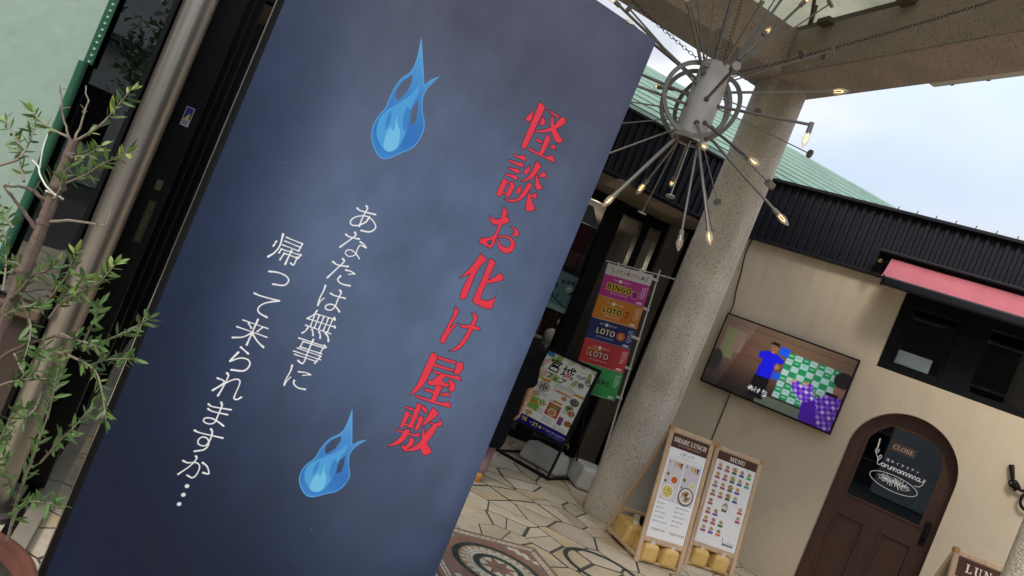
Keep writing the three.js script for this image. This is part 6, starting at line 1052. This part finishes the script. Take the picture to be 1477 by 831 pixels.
// ------------------------------------------------------------------ across the street behind the viewpoint: seen only as reflections in the glass, some added to shape them
{
  const t = thing('street_house', 'white walled house with dark tiled roof reflected in the shop window', 'house', [2.4, 0, -15], 176), wall = M([0.62, 0.62, 0.60], 0.9, { map: tiled(T.grime, 0.4) });
  obj('wall', [span(-5, 5, 0, 3.6, -6, 0), span(-2.6, 3.4, 3.61, 6.0, -6, -1.2)], wall, t);
  const roof = (x0, x1, y, z0, z1, rise) => { const m = (z0 + z1) / 2; return [[x0, x1]].map(() => { const g = extrude([[z0 - 0.5, y], [m, y + rise], [z1 + 0.5, y], [z1 + 0.4, y + 0.12], [m, y + rise + 0.14], [z0 - 0.4, y + 0.12]], x1 - x0 + 0.8).rotateY(Math.PI / 2); g.scale(1, 1, -1); return g.translate(x0 - 0.4, 0, 0); })[0]; };
  obj('roof', [roof(-2.6, 3.4, 6.0, -6, -1.2, 1.5)], M([0.05, 0.05, 0.06], 0.7), t);
  obj('lower_roof', span(-5.3, 5.3, 3.601, 3.75, -1.19, 0.5), M([0.05, 0.05, 0.06], 0.7), t);
  for (const [x, y] of [[-3.4, 1.0], [-0.4, 1.0], [2.6, 1.0]]) { const f = obj('window', rspan(x, x + 1.6, y, y + 1.4, 0.001, 0.05), mat.blackFrame, t); obj('pane', span(x + 0.08, x + 1.52, y + 0.08, y + 1.32, 0.051, 0.056), mat.black, f); }
}
function streetTree(label, x, d, h) {
  const t = thing('street_tree', label, 'tree', [x, 0, d]); obj('trunk', [taper([new THREE.Vector3(0, 0, 0), new THREE.Vector3(0.1, h * 0.3, 0), new THREE.Vector3(-0.05, h * 0.75, 0.05)], 0.2, 0.06, 16, 10), taper([new THREE.Vector3(0.06, h * 0.35, 0), new THREE.Vector3(0.8, h * 0.6, 0.3)], 0.08, 0.03), taper([new THREE.Vector3(0.06, h * 0.4, 0), new THREE.Vector3(-0.8, h * 0.65, -0.2)], 0.08, 0.03)], mat.bark, t);
  const P = []; for (let k = 0; k < 26; k++) { const a = rr(0, 6.28), b = rr(-0.8, 1), R = h * 0.3, c = [R * Math.cos(a) * Math.sqrt(1 - b * b * 0.8), h * 0.68 + R * b, R * Math.sin(a) * Math.sqrt(1 - b * b * 0.8)]; for (let i = 0; i < 110; i++) { const o = [rr(-1, 1), rr(-1, 1), rr(-1, 1)].map((q) => q * h * 0.13), s = 0.1; for (let m = 0; m < 3; m++) P.push(c[0] + o[0] + rr(-s, s), c[1] + o[1] + rr(-s, s), c[2] + o[2] + rr(-s, s)); } }
  const g = new THREE.BufferGeometry(); g.setAttribute('position', new THREE.BufferAttribute(new Float32Array(P), 3)); g.computeVertexNormals(); g.setAttribute('uv', new THREE.BufferAttribute(new Float32Array(P.length / 3 * 2), 2)); obj('crown', g, leafMats[2], t, true);
}
streetTree('dark green tree reflected in the shop window beside the white house', 2.9, -9, 4.4); streetTree('bushy dark tree reflected to the side of the white house', -1.2, -10, 5.0);
function block(label, [x, d], turn, w, h, dep) {  // dark building added out of view to darken what the glass reflects
  const t = thing('added_dark_building', label, 'building', [x, 0, d], turn), wall = M([0.075, 0.06, 0.055], 0.9, { map: tiled(T.grime, 0.3) });
  obj('wall', span(-w / 2, w / 2, 0, h, -dep, 0), wall, t); obj('roof', span(-w / 2 - 0.2, w / 2 + 0.2, h + 0.001, h + 0.25, -dep - 0.2, 0.3), mat.black, t);
  for (let i = 0; i < Math.floor(w / 3); i++) for (let j = 0; j < Math.floor(h / 3); j++) { const a = -w / 2 + 0.8 + i * 3, b = 0.9 + j * 3, f = obj('window', rspan(a, a + 1.5, b, b + 1.3, 0.001, 0.06), mat.rodMetal, t); obj('pane', span(a + 0.08, a + 1.42, b + 0.08, b + 1.22, 0.061, 0.066), mat.black, f); }
}
block('brown building added out of view to darken reflections in the restaurant door and windows', [-12, -13.5], 150, 17, 9, 6);
{ const t = thing('added_pale_wall', 'pale wall added out of view to brighten the reflection in the arched door', 'wall', [-7.1, 0, -11.5], 150); obj('wall', rspan(-1.7, 1.5, 0, 3.1, -0.2, 0, 0.02), M([0.6, 0.66, 0.72], 0.8, { map: tiled(T.grime, 0.4) }), t); obj('coping', rspan(-1.75, 1.55, 3.101, 3.2, -0.26, 0.06, 0.02), mat.curb, t); }  // unseen pale wall, added only to lighten the door glass
block('brown building added out of view to darken reflections in the entrance glass', [15, -2], 250, 14, 9, 6);

renderer.render(scene, camera);
